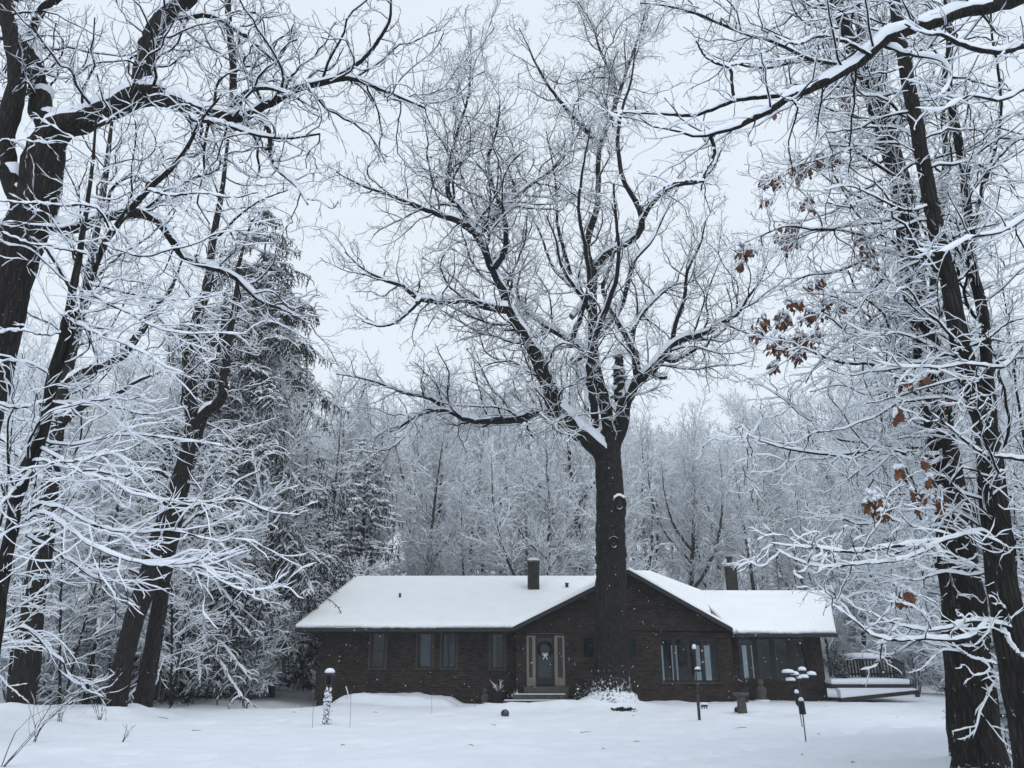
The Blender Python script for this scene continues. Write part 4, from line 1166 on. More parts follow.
traced_tree(51, 'oak_tree', 'largest dark trunk of the right hand group, snow clotted at its foot', 11.6,
 [(978, 764, 50), (977, 740, 47), (972, 690, 44), (967, 640, 42), (962, 590, 38), (957, 540, 34), (950, 490, 30), (942, 440, 28), (934, 395, 26), (925, 340, 24), (917, 297, 22), (909, 235, 21), (902, 190, 20), (890, 148, 18), (880, 120, 16), (867, 80, 14), (851, 40, 12), (834, -5, 10), (820, -60, 7)],
 [([(905, 200, 10), (898, 160, 12), (884, 110, 12), (868, 60, 10), (858, 20, 9), (850, -30, 6)], (0, .4, .8)),
  ([(936, 405, 8), (905, 385, 7), (882, 367, 6.4), (850, 363, 5.6), (834, 361, 5), (815, 353, 4), (801, 348, 3), (785, 352, 2)], (0, -1.2, -2)),
  ([(945, 455, 8), (923, 455, 7.4), (890, 452, 6.8), (866, 451, 6.2), (834, 455, 5.4), (801, 451, 4.6), (773, 445, 3.6), (750, 436, 2.4), (734, 428, 1.6)], (0, -1.4, -2.4)),
  ([(940, 445, 7), (900, 448, 6), (870, 443, 5.6), (834, 437, 5), (815, 424, 4.2), (801, 414, 3.6), (785, 400, 3), (766, 388, 2), (748, 378, 1.5)], (0, .8, 1.2)),
  ([(920, 310, 7), (890, 318, 6), (866, 334, 5), (845, 330, 4), (830, 318, 3), (812, 312, 2)], (0, -.8, -1.4)),
  ([(912, 260, 7), (885, 252, 6), (860, 262, 5), (835, 272, 4), (806, 276, 3), (780, 290, 2)], (0, .8, 1.4)),
  ([(906, 215, 7), (880, 222, 6.4), (850, 226, 5.4), (818, 230, 4.6), (790, 226, 3.6), (760, 236, 2.6), (738, 246, 1.6)], (0, -.8, -1.6)),
  ([(900, 180, 6), (872, 162, 5.4), (850, 150, 5), (826, 158, 4), (796, 166, 3), (770, 180, 2)], (0, -1, -1.6)),
  ([(955, 520, 6), (925, 528, 5), (890, 520, 4.4), (860, 524, 3.6), (830, 516, 2.6), (800, 520, 1.6)], (0, -.6, -1)),
  ([(960, 600, 5.5), (930, 592, 5), (900, 600, 4.2), (870, 592, 3.4), (835, 598, 2.2), (810, 592, 1.5)], (0, .8, 1.4)),
  ([(884, 130, 8), (856, 62, 7), (838, 64, 7), (808, 58, 6.6), (777, 43, 6), (738, 31, 5.4), (698, 14, 4.6), (668, 6, 3.6), (640, 3, 2.4)], (0, -1, -2)),
  ([(871, 94, 6), (840, 66, 5.6), (800, 62, 5), (765, 68, 4.4), (730, 62, 3.4), (705, 52, 2.4)], (0, 1, 1.8))],
 p1r, p2r, p3r, leaves=[(a_, b_, int(n_*3.8), s_) for a_, b_, n_, s_ in L2], **RP)
traced_tree(52, 'oak_tree', 'dark trunk at the far right edge forking into tall thin stems', 9.0,
 [(1036, 775, 40), (1032, 740, 38), (1020, 680, 32), (1008, 620, 29), (1002, 580, 27), (996, 520, 26), (991, 470, 24), (986, 430, 21), (977, 400, 19), (971, 385, 18), (960, 340, 17), (952, 297, 16), (944, 260, 15.5), (937, 234, 15), (930, 195, 14), (923, 160, 13), (914, 110, 12.5), (906, 70, 12), (895, 5, 10), (886, -50, 7)],
 [([(990, 440, 14), (989, 400, 13.5), (986, 350, 12), (979, 295, 11.5), (972, 268, 11), (968, 220, 10), (964, 170, 9.5), (957, 135, 9), (951, 100, 8), (949, 40, 7), (945, -20, 5)], (0, .3, .5)),
  ([(971, 235, 7), (978, 205, 6.6), (987, 178, 6), (997, 140, 5.4), (1001, 113, 5), (998, 70, 4.4), (992, 35, 4), (990, -10, 3)], (.3, 0, -.2)),
  ([(976, 215, 5.5), (990, 168, 5.4), (1008, 148, 5), (1030, 132, 4.4)], (.2, -.1)),
  ([(1000, 545, 8), (983, 532, 7.4), (962, 535, 7), (943, 540, 6.6), (912, 544, 6.2), (882, 548, 5.6), (854, 552, 5), (818, 548, 4), (790, 546, 3), (770, 543, 1.8)], (0, -.9, -1.5)),
  ([(947, 539, 5), (920, 553, 5.4), (900, 560, 5.2), (882, 562, 5), (854, 564, 4.6), (826, 567, 4), (805, 563, 3.2), (788, 556, 2.4), (776, 549, 1.6)], (-.8, -1.2, -1.6)),
  ([(1040, 625, 8), (1018, 628, 7.6), (994, 623, 7.2), (980, 621, 7), (961, 623, 6.2), (942, 630, 5.6), (925, 630, 5), (909, 627, 4.4), (885, 620, 3), (872, 614, 1.8)], (0, -.5, -.9)),
  ([(986, 624, 7), (977, 632, 7.2), (966, 638, 7), (950, 640, 6.6), (932, 639, 6.2), (904, 640, 5.6), (889, 640, 5.2), (875, 636, 4.6), (864, 629, 4), (854, 620, 3.2), (840, 610, 2.4), (826, 600, 1.6)], (-.4, -.9, -1.3)),
  ([(1002, 625, 7), (1007, 636, 7), (1012, 645, 6.6), (1019, 654, 5.4)], (-.1, -.5)),
  ([(996, 664, 4), (985, 661, 3.6), (970, 657, 3.2), (960, 650, 2.8), (951, 643, 2)], (-.2, -.5)),
  ([(1040, 338, 6), (1020, 350, 6), (1003, 367, 5.8), (985, 366, 5.4), (967, 364, 5), (940, 368, 4.4), (923, 367, 3.8), (895, 366, 2.8), (872, 360, 1.8)], (-.4, -1, -1.6)),
  ([(985, 372, 5), (971, 362, 5), (940, 350, 4.4), (902, 334, 3.8), (866, 333, 3), (845, 322, 2)], (-.2, .3, .7)),
  ([(1040, 462, 7), (1010, 458, 6.6), (983, 453, 6), (965, 440, 5), (945, 424, 3.6), (930, 412, 2.2)], (-.4, -1)),
  ([(960, 350, 5), (985, 340, 4.6), (1010, 322, 4), (1035, 316, 3)], (0, -.6)),
  ([(940, 245, 5), (965, 232, 4.6), (1000, 222, 4), (1035, 200, 3)], (0, .5)),
  ([(930, 205, 5), (905, 210, 4.6), (878, 198, 4), (850, 186, 3), (825, 190, 2)], (0, -.5, -.9)),
  ([(1001, 565, 5), (975, 575, 4.6), (945, 572, 4), (915, 580, 3), (890, 575, 2)], (0, .6, 1)),
  ([(918, 140, 5), (895, 128, 4.6), (862, 126, 4), (840, 116, 3), (815, 122, 2)], (0, .6, 1))],
 (4.4, .10, 1, (35, 75), (.12, .34), .5, 2.0), p2r, p3r, leaves=[(a_, b_, n_*2, s_) for a_, b_, n_, s_ in L1]+[(905, 592, 10, 4), (903, 598, 6, 3)], **RP)
traced_tree(53, 'maple_tree', 'narrow dark trunk half hidden behind the largest trunk on the right', 14.0,
 [(953, 742, 13), (953, 725, 12), (952, 690, 11.5), (951, 640, 11), (949, 590, 10), (944, 540, 9), (938, 500, 9), (926, 440, 8), (922, 380, 7.5), (930, 310, 7), (938, 240, 6.6), (946, 160, 6), (942, 100, 5), (950, 30, 3.4), (948, -30, 2)],
 [([(924, 410, 5), (900, 390, 4.5), (870, 395, 4), (840, 385, 3), (810, 392, 2)], (0, 1, 2)), ([(936, 255, 4.6), (915, 210, 4), (900, 160, 3), (905, 110, 2)], (0, .6, 1)), ([(946, 560, 4.6), (915, 548, 4), (880, 558, 3), (850, 550, 1.8)], (0, 1, 2)), ([(950, 650, 4), (920, 640, 3.4), (890, 655, 3), (865, 650, 2)], (0, .6, 1)), ([(940, 200, 4.6), (965, 170, 4), (1000, 160, 3), (1030, 140, 2)], (0, 1, 2))],
 (2.6, .2, 1, (45, 80), (.12, .32), .7, 2.4), (4.4, .1, 1, (32, 62), (.24, .55), .3, 1.0), (5.5, .15, 1, (30, 58), (.3, .55), .12, .45), **RP)

# ============ the near tree outside the right edge whose limb crosses the upper right corner
rng = np.random.default_rng(61)
Y = 6.2
base = np.array([6.9, Y, gz(6.9, Y)])
nr_ = thing('oak_tree', 'oak reaching in from the upper right corner with a long snow topped limb', 'tree', tuple(base))
P, R = spline([base-np.array([0, 0, .3]), base+np.array([.05, 0, 2.5]), base+np.array([-.1, 0, 5.2]), base+np.array([.1, .1, 8]), base+np.array([-.2, .2, 12])], [.36, .31, .28, .22, .1], 36, .04, rng)
P, R = flare(P, R, .8, .4)
part(nr_, 'trunk', tubes(P[None], R[None], 20, .1, rng), M['bark_near'])
j0 = base+np.array([0, 0, 5.6])
t1 = trace([(1075, -28, 20), (1010, 2, 18), (976, 9, 17), (935, 22, 16), (890, 37, 15), (859, 62, 13), (836, 76, 12), (816, 86, 11), (788, 98, 10), (770, 110, 9), (749, 121, 8), (735, 128, 7), (718, 132, 6.2), (704, 136, 5.2), (691, 136, 4.2), (672, 129, 3), (655, 128, 2), (640, 118, 1.3)], Y, 44, .08, rng, (0, -.3, -.6))
t1 = (np.vstack([j0, t1[0]]), np.concatenate([[.11], t1[1]]))
more = [
 ([(800, 93, 7), (765, 97, 6.4), (734, 101, 6), (715, 108, 5.4), (695, 115, 4.8), (668, 114, 4), (640, 113, 3), (612, 112, 1.8)], (-.3, 0, .2)),
 ([(716, 132, 5), (711, 137, 5), (714, 146, 4.8), (713, 158, 4.2), (706, 170, 3.8), (703, 181, 3), (701, 190, 2)], (-.4, -.5)),
 ([(704, 181, 3), (690, 181, 3), (671, 184, 3), (655, 194, 2.6), (640, 206, 2)], (-.5, -.7)),
 ([(734, 101, 4.4), (732, 84, 4.2), (728, 67, 4), (716, 63, 3.6), (706, 57, 3.2), (700, 48, 2.6), (696, 41, 2)], (-.1, .1)),
 ([(726, 66, 3), (745, 63, 2.8), (775, 61, 2.2), (800, 57, 1.4)], (.1, .3)),
 ([(1060, 38, 8), (1024, 46, 8), (1000, 52, 7.6), (972, 48, 7), (955, 42, 6), (940, 34, 5), (925, 34, 3.4), (905, 24, 2)], (-.2, -.6, -1)),
 ([(884, 45, 5), (905, 53, 5), (925, 57, 4.6), (940, 60, 4.2), (950, 70, 3.6), (948, 86, 2.8), (938, 98, 2)], (-.1, -.5, -.9)),
 ([(870, 55, 5), (845, 42, 4.6), (820, 36, 4), (795, 44, 3), (775, 36, 2)], (-.2, -.6)),
 ([(1070, 95, 6), (1030, 88, 5.4), (1000, 100, 4.6), (970, 96, 3.6), (940, 110, 2.6), (915, 108, 1.6)], (0, -.6, -1)),
 ([(1070, 200, 6), (1030, 215, 5.4), (1000, 232, 4.6), (970, 238, 3.6), (940, 252, 2.6), (915, 250, 1.6)], (0, -.6, -1)),
]
lb = [(t1[0], t1[1]*.74)]+[(lambda q: (q[0], q[1]*.74))(trace(t_, Y, 30, .10, rng, dy_)) for t_, dy_ in more]
for q in (5, 8, 9):                                             # tie limbs that start outside the frame to the trunk
    p_, r_ = lb[q+1]; lb[q+1] = (np.vstack([[base[0], Y, p_[0][2]-.15], p_]), np.concatenate([[r_[0]*1.2], r_]))
b0 = batch(lb)
for P, R in zip(*b0):
    o = part(nr_, 'limb', tubes(P[None], R[None], 12, .08, rng), M['bark_near'])
    part(nr_, 'snow', caps(P[None], R[None], 10, .014, .95, .07, rng, .2, .6, .12, .002, 1.0), M['snow'], under=o)
b1 = grow(b0, rng, 4.0, .2, 1, (35, 70), (.10, .28), .3, 1.1, rr=.45, rmin=.006, n=9, wander=.2, up=.02, flat=.3, slim=.009, taper=.45)
b2 = grow(b1, rng, 6.5, .12, 1, (30, 60), (.25, .5), .12, .5, rr=.6, rmin=.0035, n=6, wander=.18, up=.02, taper=.5)
part(nr_, 'branches', [tubes(*b1, 6), tubes(*b2, 4)], M['bark_limb'])
part(nr_, 'snow', [caps(*b1, 7, .008, .8, .03, rng), caps(*b2, 5, .005, .9, .02, rng)], M['snow'])

# ============ conifers
def spruce(seed, name, label, px, py_base, Y, H, Lmax, z0=1.2, droop=.55, hang=(.35, 1.0), step=.5, dens=8., trunk_r=.26, mat='needle', fol=.030, snow=.02, group=None, x=None, ex=.85, irr=.72):
    rng = np.random.default_rng(seed)
    if x is None: x = U(px, py_base, Y)[0]
    zb = gz(x, Y)
    root = thing(name, label, 'tree', (x, Y, zb), group)
    base = np.array([x, Y, zb])
    P, R = spline([base-np.array([0, 0, .3]), base+np.array([.05, 0, H*.4]), base+np.array([0, 0, H*.99])], [trunk_r, trunk_r*.7, .02], 24)
    P, R = flare(P, R, .6, .4)
    part(root, 'trunk', tubes(P[None], R[None], 12, .1, rng), M['bark_near'])
    L = []
    z = z0
    while z < H*.985:
        k = (z/H)
        for q in range(rng.integers(4, 7)):
            a = rng.random()*6.283
            ln = Lmax*(1-k)**ex*rng.uniform(irr, 1.1)+.15
            d = np.array([math.cos(a), math.sin(a), 0])
            up0 = .25 if k > .6 else .12
            dr = droop*(1-k*.75)*rng.uniform(.8, 1.2)
            p = base+np.array([0, 0, z])
            L.append(spline([p, p+d*ln*.35+np.array([0, 0, ln*(up0*.35-.02*dr)]), p+d*ln*.72+np.array([0, 0, -ln*dr*.32]), p+d*ln+np.array([0, 0, -ln*dr*.62])], [.03+.008*ln, .022, .016, .008], 14, .5, rng))
        z += step*rng.uniform(.7, 1.3)*(1-.35*k)
    b0 = batch(L)
    lat = grow(b0, rng, 3.0, .2, 1, (45, 75), (.14, .34), .25, 1.3, rr=.6, rmin=.010, n=6, wander=.1, up=-.10, flat=.75, fall=.55)
    hg = grow(join(b0, lat), rng, dens, .18, 1, (60, 95), (.12, .4), hang[0], hang[1], rr=.5, rmin=fol*.8, n=5, wander=.10, up=-.42, flat=.0, taper=.35, fall=.3)
    part(root, 'branches', [tubes(*b0, 6), tubes(*lat, 4)], M['bark_limb'])
    nd_ = grow(hg, rng, 9., .05, 1, (30, 60), (.2, .4), .05, .14, rr=.4, rmin=fol*.45, n=3, wander=.1, up=-.1, taper=.3)
    part(root, 'foliage', [tubes(hg[0], hg[1], 3), tubes(*nd_, 3)], M[mat])
    part(root, 'snow', [caps(b0[0], b0[1], 6, snow*2.6, 1., .12, rng, .1, .4, .4, .03+snow*1.2, 1), caps(lat[0], lat[1], 5, snow*1.8, 1., .07, rng, .1, .4, .5, .028, 1), caps(hg[0][::2], hg[1][::2], 4, snow, .4, .05, rng, .3, .8, .5, .004, .8)], M['snow_twig'])
    print(name, len(b0[0]), len(lat[0]), len(hg[0]), len(nd_[0]))
    return root


spruce(71, 'spruce_tree', 'tall dark spruce with drooping snow edged boughs left of the house', 210, 700, 36.0, 24.0, 7.4, z0=2.0, droop=.95, hang=(.4, 1.5), step=.74, dens=11, ex=.58, fol=.036, snow=.036)
spruce(72, 'fir_tree', 'dark snow dusted conifer behind the left end of the house roof', 352, 690, 47.0, 15.0, 4.4, z0=1.0, droop=.2, hang=(.2, .8), step=.40, dens=6, fol=.04, snow=.03, ex=.62, irr=.35)
spruce(73, 'fir_tree', 'hazy conifer at the left of the house corner, behind the tall spruce', 305, 695, 44.0, 10.5, 3.2, z0=.8, droop=.3, hang=(.2, .8), step=.45, dens=6, fol=.038, snow=.03, ex=.6, irr=.35)
spruce(74, 'hemlock_tree', 'small hemlock bent with clumped snow between the right hand trunks', 1000, 730, 13.6, 4.6, .62, z0=.5, droop=1.0, hang=(.12, .4), step=.16, dens=9, trunk_r=.05, fol=.016, snow=.014, ex=.5)
spruce(76, 'hemlock_tree', 'young hemlock with snowy boughs between the stout trunk and the twin trunks', 82, 715, 27.0, 7.6, 2.3, z0=2.4, droop=.9, hang=(.15, .5), step=.36, dens=6, trunk_r=.08, fol=.02, snow=.025, mat='needle_snowy', ex=.5)
spruce(78, 'spruce_tree', 'dark spruce under the tall spruce, its low boughs hanging behind the twin trunks', 186, 704, 30.0, 9.5, 3.0, z0=1.6, droop=.95, hang=(.3, 1.0), step=.45, dens=7, trunk_r=.14, ex=.6)

# ============ the woods: a few kinds of bare tree, copied with obj.copy()
def wood_tree(seed, H, r, name, spread=.35, forks=2, low=.3, dens=1.0, lean=.06):
    rng = np.random.default_rng(seed)
    root = thing(name, 'x', 'tree', (0, 0, 0))
    L = []
    top = np.array([rng.normal(0, lean)*H, rng.normal(0, lean)*H, H])
    P, R = spline([(0, 0, -.6), top*np.array([.25, .25, .35])+rng.normal(0, .15, 3), top*.7+rng.normal(0, .3, 3), top], [r*1.15, r*.85, r*.5, .02], 26, .12, rng)
    L.append((P, R))
    for q in range(forks):
        i = int(rng.uniform(.28, .6)*25)
        a = rng.random()*6.283
        d = np.array([math.cos(a)*spread, math.sin(a)*spread, 1.])
        ln = (H-P[i][2])*rng.uniform(.75, .95)
        L.append(spline([P[i], P[i]+norm(d+np.array([d[0], d[1], 0])*.6)*ln*.35, P[i]+norm(d)*ln*.7, P[i]+norm(d+np.array([0, 0, .5]))*ln], [R[i]*.75, R[i]*.6, R[i]*.35, .015], 26, .15, rng))
    b0 = batch(L)
    part(root, 'trunk', tubes(b0[0], b0[1], 8, .08, rng), M['bark_hazed'])
    b1 = grow(b0, rng, 2.6*dens, low, 1, (32, 65), (.16, .38), .9, 4.4, rr=.4, rmin=.018, n=8, wander=.16, up=.09, slim=.010, taper=.35, fall=.45)
    b2 = grow(b1, rng, 4.4, .10, 1, (28, 60), (.25, .55), .4, 1.9, rr=.6, rmin=.013, n=5, wander=.16, up=.06, taper=.5)
    b3 = grow(b2, rng, 5.2, .10, 1, (28, 60), (.3, .6), .25, .9, rr=.7, rmin=.010, n=4, wander=.15, up=.04)
    part(root, 'crown', [tubes(*b1, 5), tubes(*b2, 4), tubes(*b3, 3)], M['bark_hazed_twig'])
    part(root, 'snow', [caps(*b0, 5, .02, .3, .05, rng, .1, .5, .3, 0, .8), caps(*b1, 5, .03, .9, .07, rng, .15, .5, wide=.018), caps(*b2, 4, .025, .9, .06, rng, .08, .4, wide=.018), caps(*b3, 4, .02, .9, .05, rng, .08, .35, wide=.010)], M['snow_twig'])
    print('wood', len(b1[0]), len(b2[0]), len(b3[0]))
    return root


def brush_tree(seed, H, n, name):
    """many stemmed snowy understorey"""
    rng = np.random.default_rng(seed)
    root = thing(name, 'x', 'shrub', (0, 0, 0))
    L = []
    for q in range(n):
        a = rng.random()*6.283; s_ = rng.uniform(.1, .5)
        d = np.array([math.cos(a)*s_, math.sin(a)*s_, 1.])*H*rng.uniform(.6, 1)
        L.append(spline([(.1*math.cos(a), .1*math.sin(a), -.2), d*.5, d*np.array([1.2, 1.2, .95])], [.03, .022, .01], 12, .5, rng))
    b0 = batch(L)
    b1 = grow(b0, rng, 5.0, .1, 1, (35, 75), (.2, .45), .4, 1.7, rr=.6, rmin=.012, n=6, wander=.18, up=.0, flat=.5)
    b2 = grow(b1, rng, 7.0, .1, 1, (30, 60), (.3, .6), .2, .75, rr=.7, rmin=.010, n=4, wander=.18, up=.0)
    part(root, 'stems', [tubes(*b0, 6), tubes(*b1, 4), tubes(*b2, 3)], M['bark_hazed_twig'])
    part(root, 'snow', [caps(*b0, 5, .02, .5, .05, rng, .1, .5), caps(*b1, 4, .03, .9, .07, rng, .1, .4, wide=.018), caps(*b2, 4, .025, .9, .06, rng, .05, .3, wide=.018)], M['snow_twig'])
    return root


protos = [wood_tree(101, 19, .20, 'bare_tree', .35, 2, .3), wood_tree(102, 17, .15, 'bare_tree', .3, 1, .3), wood_tree(103, 21, .24, 'bare_tree', .5, 3, .25), wood_tree(104, 15, .11, 'bare_tree', .3, 1, .2, 1.1), wood_tree(105, 18, .17, 'bare_tree', .7, 3, .3), wood_tree(106, 20, .19, 'bare_tree', .3, 1, .45)]
LBW = 'tall bare grey tree crusted with snow in the hazy woods behind the house'
LBS = 'snow crusted bare undergrowth bush among the trunks at the edge of the woods'
LBP = 'slender bare snowy understorey tree at the edge of the woods'
# trees of the wood that can be told apart
marked = [
 (690, 48, 2, .72, 1, 'two stemmed dark grey tree in the woods just right of the oak trunk'),
 (768, 46.5, 5, .66, 2, 'straight grey trunk in the woods just right of the right chimney'),
 (524, 50, 4, .72, 0, 'bare tree with wide forked crown in the woods above the left chimney'),
 (735, 50, 0, .74, 4, 'leaning grey tree in the woods behind the right chimney'),
 (470, 48, 1, .66, 3, 'thin dark stemmed tree behind the middle of the left roof'),
 (232, 43, 5, .7, 2.2, 'dark slim trunk left of the house corner, left one of a close pair'),
 (246, 44, 3, .8, .6, 'dark slim trunk left of the house corner, right one of a close pair'),
 (196, 40, 1, .7, 1.2, 'grey trunk standing between the twin trunks and the house'),
 (75, 33, 3, .8, 5, 'grey snow streaked trunk behind the stout dark trunk on the left'),
]
used = set()
spots_ = []
def put(px, Y, k, s, rz, label):
    x = U(px, 690, Y)[0]
    loc = (x, Y, gz(x, Y))
    spots_.append((x, Y))
    pr = protos[k]
    if k not in used:
        used.add(k); pr.location = loc; pr.rotation_euler = (0, 0, rz); pr.scale = (s, s, s); pr['label'] = label
        return pr
    return dup(pr, loc, rz, s, label)
for px, Y, k, s, rz, lab in marked:
    o = put(px, Y, k, s, rz, lab)
    if 'group' in o.keys(): del o['group']
rng = np.random.default_rng(200)
n = 0
tries = 0
while n < 175 and tries < 6000:
    tries += 1
    Y = 46+(rng.random()**1.25)*72
    px = rng.uniform(-60, 1085)
    x = U(px, 640, Y)[0]
    if math.hypot(x-U(352, 690, 47)[0], Y-47) < 4: continue
    if min([1e9]+[math.hypot(x-a_, Y-b_) for a_, b_ in spots_]) < 2.2+.02*Y: continue
    k = int(rng.integers(0, 6)); s = rng.uniform(.68, .98)
    o = put(px, Y, k, s, rng.random()*6.28, LBW); o['group'] = 'bare trees of the woods behind the house'
    n += 1
# nearer woods at the left and far right sides
for q in range(26):
    px = rng.uniform(-40, 290) if q < 19 else rng.uniform(958, 1075)
    Y = rng.uniform(33, 46) if q < 19 else rng.uniform(26, 44)
    o = put(px, Y, int(rng.choice([1, 3, 5])), rng.uniform(.55, .85), rng.random()*6.28, 'slim bare snowy tree in the near woods left of the house' if q < 19 else 'slim bare snowy tree in the woods right of the deck')
    o['group'] = 'slim trees left of the house' if q < 19 else 'slim trees right of the deck'
bp = [brush_tree(301, 3.2, 9, 'bush'), brush_tree(302, 4.6, 7, 'bush'), brush_tree(303, 6.5, 6, 'understorey_tree')]
bused = set()
for q in range(185):
    k = int(rng.integers(0, 3))
    if q < 32: px, Y = rng.uniform(-30, 300), rng.uniform(29, 44)
    elif q < 44: px, Y = rng.uniform(905, 1060), rng.uniform(22, 42)
    else: px, Y = rng.uniform(320, 1000), rng.uniform(44, 62)
    x = U(px, 690, Y)[0]
    if -9.5 < x < 16.8 and 28 < Y < 43.5: continue
    if 4.5 < x < 20 and Y < 57: continue
    loc = (x, Y, gz(x, Y)); s = rng.uniform(.75, 1.25); lab = LBS if k < 2 else LBP
    if k not in bused:
        bused.add(k); o = bp[k]; o.location = loc; o.rotation_euler = (0, 0, rng.random()*6.28); o.scale = (s, s, s); o['label'] = lab
    else:
        o = dup(bp[k], loc, rng.random()*6.28, s, lab)
    if k == 2: o['category'] = 'tree'
    o['group'] = 'undergrowth bushes' if k < 2 else 'understorey trees'

# snow loaded saplings standing under the big trees on both sides
def spray_tree(seed, H, name, label, group):
    rng = np.random.default_rng(seed)
    root = thing(name, label, 'tree', (0, 0, 0), group)
    L = []
    for q in range(2):
        d = np.array([rng.normal(0, .16), rng.normal(0, .16), 1.])
        L.append(spline([(0, 0, -.3), d*H*.3, d*H*.65+rng.normal(0, .1, 3), d*H], [.045-.01*q, .035, .022, .006], 30, .3, rng))
    b0 = batch(L)
    b1 = grow(b0, rng, 5.5, .15, 1, (48, 85), (.14, .34), .6, 2.0, rr=.5, rmin=.009, n=10, wander=.17, up=.01, flat=.7, slim=.008, taper=.4, fall=.4)
    b2 = grow(b1, rng, 6.0, .10, 1, (30, 60), (.24, .55), .2, .95, rr=.7, rmin=.0055, n=7, wander=.17, up=.01, flat=.6, taper=.5)
    b3 = grow(b2, rng, 6.5, .15, 1, (28, 55), (.3, .55), .1, .4, rr=.7, rmin=.004, n=4, wander=.15, up=.01, flat=.4)
    part(root, 'trunk', tubes(b0[0], b0[1], 9, .08, rng), M['bark_near'])
    part(root, 'branches', [tubes(*b1, 6), tubes(*b2, 4), tubes(*b3, 3)], M['bark_limb'])
    part(root, 'snow', [caps(*b1, 6, .015, .8, .04, rng, gap=.3, wide=.006), caps(*b2, 5, .011, .9, .03, rng, wide=.004), caps(*b3, 4, .008, .9, .02, rng, wide=.003)], M['snow_twig'])
    return root


SG = (('snow laden sapling with level sprays under the oaks on the left', 'saplings under the left oaks'), ('snow laden sapling with level sprays among the dark trunks on the right', 'saplings among the right trunks'))
sps = [spray_tree(401, 6.5, 'sapling', *SG[0]), spray_tree(402, 8.5, 'sapling', *SG[0]), spray_tree(403, 5.0, 'sapling', *SG[1])]
places = [(-30, 17, 0, 0), (62, 25.5, 1, 0), (172, 27, 1, 0), (10, 26, 1, 0), (110, 29, 0, 0), (255, 36, 0, 0),
          (1010, 12.0, 2, 1), (985, 16.5, 1, 1), (1062, 11.5, 1, 1), (1045, 14, 1, 1), (990, 18, 1, 1), (1030, 24, 0, 1), (965, 30, 1, 1)]
used2 = set(); rng = np.random.default_rng(9)
for px, Y, k, side in places:
    x = U(px, 700, Y)[0]; loc = (x, Y, gz(x, Y)); s = rng.uniform(.85, 1.15); rz = rng.random()*6.28
    if k not in used2:
        used2.add(k); o = sps[k]; o.location = loc; o.rotation_euler = (0, 0, rz); o.scale = (s, s, s)
    else: o = dup(sps[k], loc, rz, s)
    o['label'], o['group'] = SG[side]
# ------------------------------------------------------------------ small things in the yard
def spot(px, py):
    """where the ground shows at this pixel"""
    Y = 12.0
    for _ in range(400):
        p = U(px, py, Y)
        if p[2] <= gz(p[0], Y): break
        Y += .06
    return p[0], Y, gz(p[0], Y)


rng = np.random.default_rng(77)
# wreath on the door
wx_, wz_ = hx(545, YG, 647), hz_(649, YG)
wr = thing('wreath', 'dark evergreen wreath with a pale ribbon bow hanging on the front door', 'wreath', (wx_, YG-.02, wz_))
P = []; 
for q in range(260):
    a = rng.random()*6.283; r = .25+rng.normal(0, .025)
    c = np.array([r*math.cos(a), rng.normal(0, .03), r*math.sin(a)])
    d = norm(np.array([-math.sin(a)+rng.normal(0, .5), -abs(rng.normal(0, .5)), math.cos(a)+rng.normal(0, .5)]))*rng.uniform(.05, .10)
    P.append([c, c+d*.5, c+d])
P = np.array(P); V, F = tubes(P, np.tile([.012, .01, .004], (len(P), 1)), 4)
mesh_obj('greenery', V, F, M['wreath'], wr)
mb = MB()
for sx_ in (-1, 1):
    mb.tube([(0, -.08, -.20), (sx_*.07, -.10, -.15), (sx_*.11, -.10, -.20), (sx_*.06, -.09, -.24), (0, -.08, -.21)], .018, 6)
    mb.tube([(0, -.08, -.21), (sx_*.04, -.09, -.30), (sx_*.08, -.09, -.38)], [.016, .02, .018], 6)
mb.build('bow', M['ribbon'], wr)

# pots by the door
def pot(px, label, Y=31.0, s=1.0):
    x = hx(px, Y, 690); z = gz(x, Y)-.03
    t = thing('planter', label, 'planter', (x, Y, z), 'planters beside the front steps')
    MB().lathe(0, 0, [(.18*s, 0), (.24*s, .35*s), (.27*s, .55*s), (.30*s, .60*s), (.26*s, .60*s), (.25*s, .5*s)], 18).build('pot', M['black'], t, smooth=True)
    b0 = []
    for q in range(12):
        a = rng.random()*6.28; L = rng.uniform(.25, .6)*s
        d = np.array([.45*math.cos(a), .45*math.sin(a), 1])
        p0 = np.array([.1*math.cos(a), .1*math.sin(a), .5*s])
        b0.append(spline([p0, p0+d*L*.5, p0+d*L*np.array([1.3, 1.3, .85])], [.009, .007, .004], 6, .8, rng))
    b0 = batch(b0); b1 = grow(b0, rng, 6, .3, 1, (30, 70), (.2, .4), .1, .3, rmin=.004, n=4)
    mesh_obj('stems', *merge([tubes(*b0, 5), tubes(*b1, 4)]), M['bark_twig'], t)
    mesh_obj('snow', *merge([caps(*b0, 5, .012, .5, .03, rng), caps(*b1, 4, .012, .5, .03, rng)]), M['snow_twig'], t)
    return t
pot(500.5, 'dark pot with tall bare snowy stems left of the front steps', 31.2, 1.0)
pot(511, 'low dark pot close against the left end of the front steps', 31.25, .62)

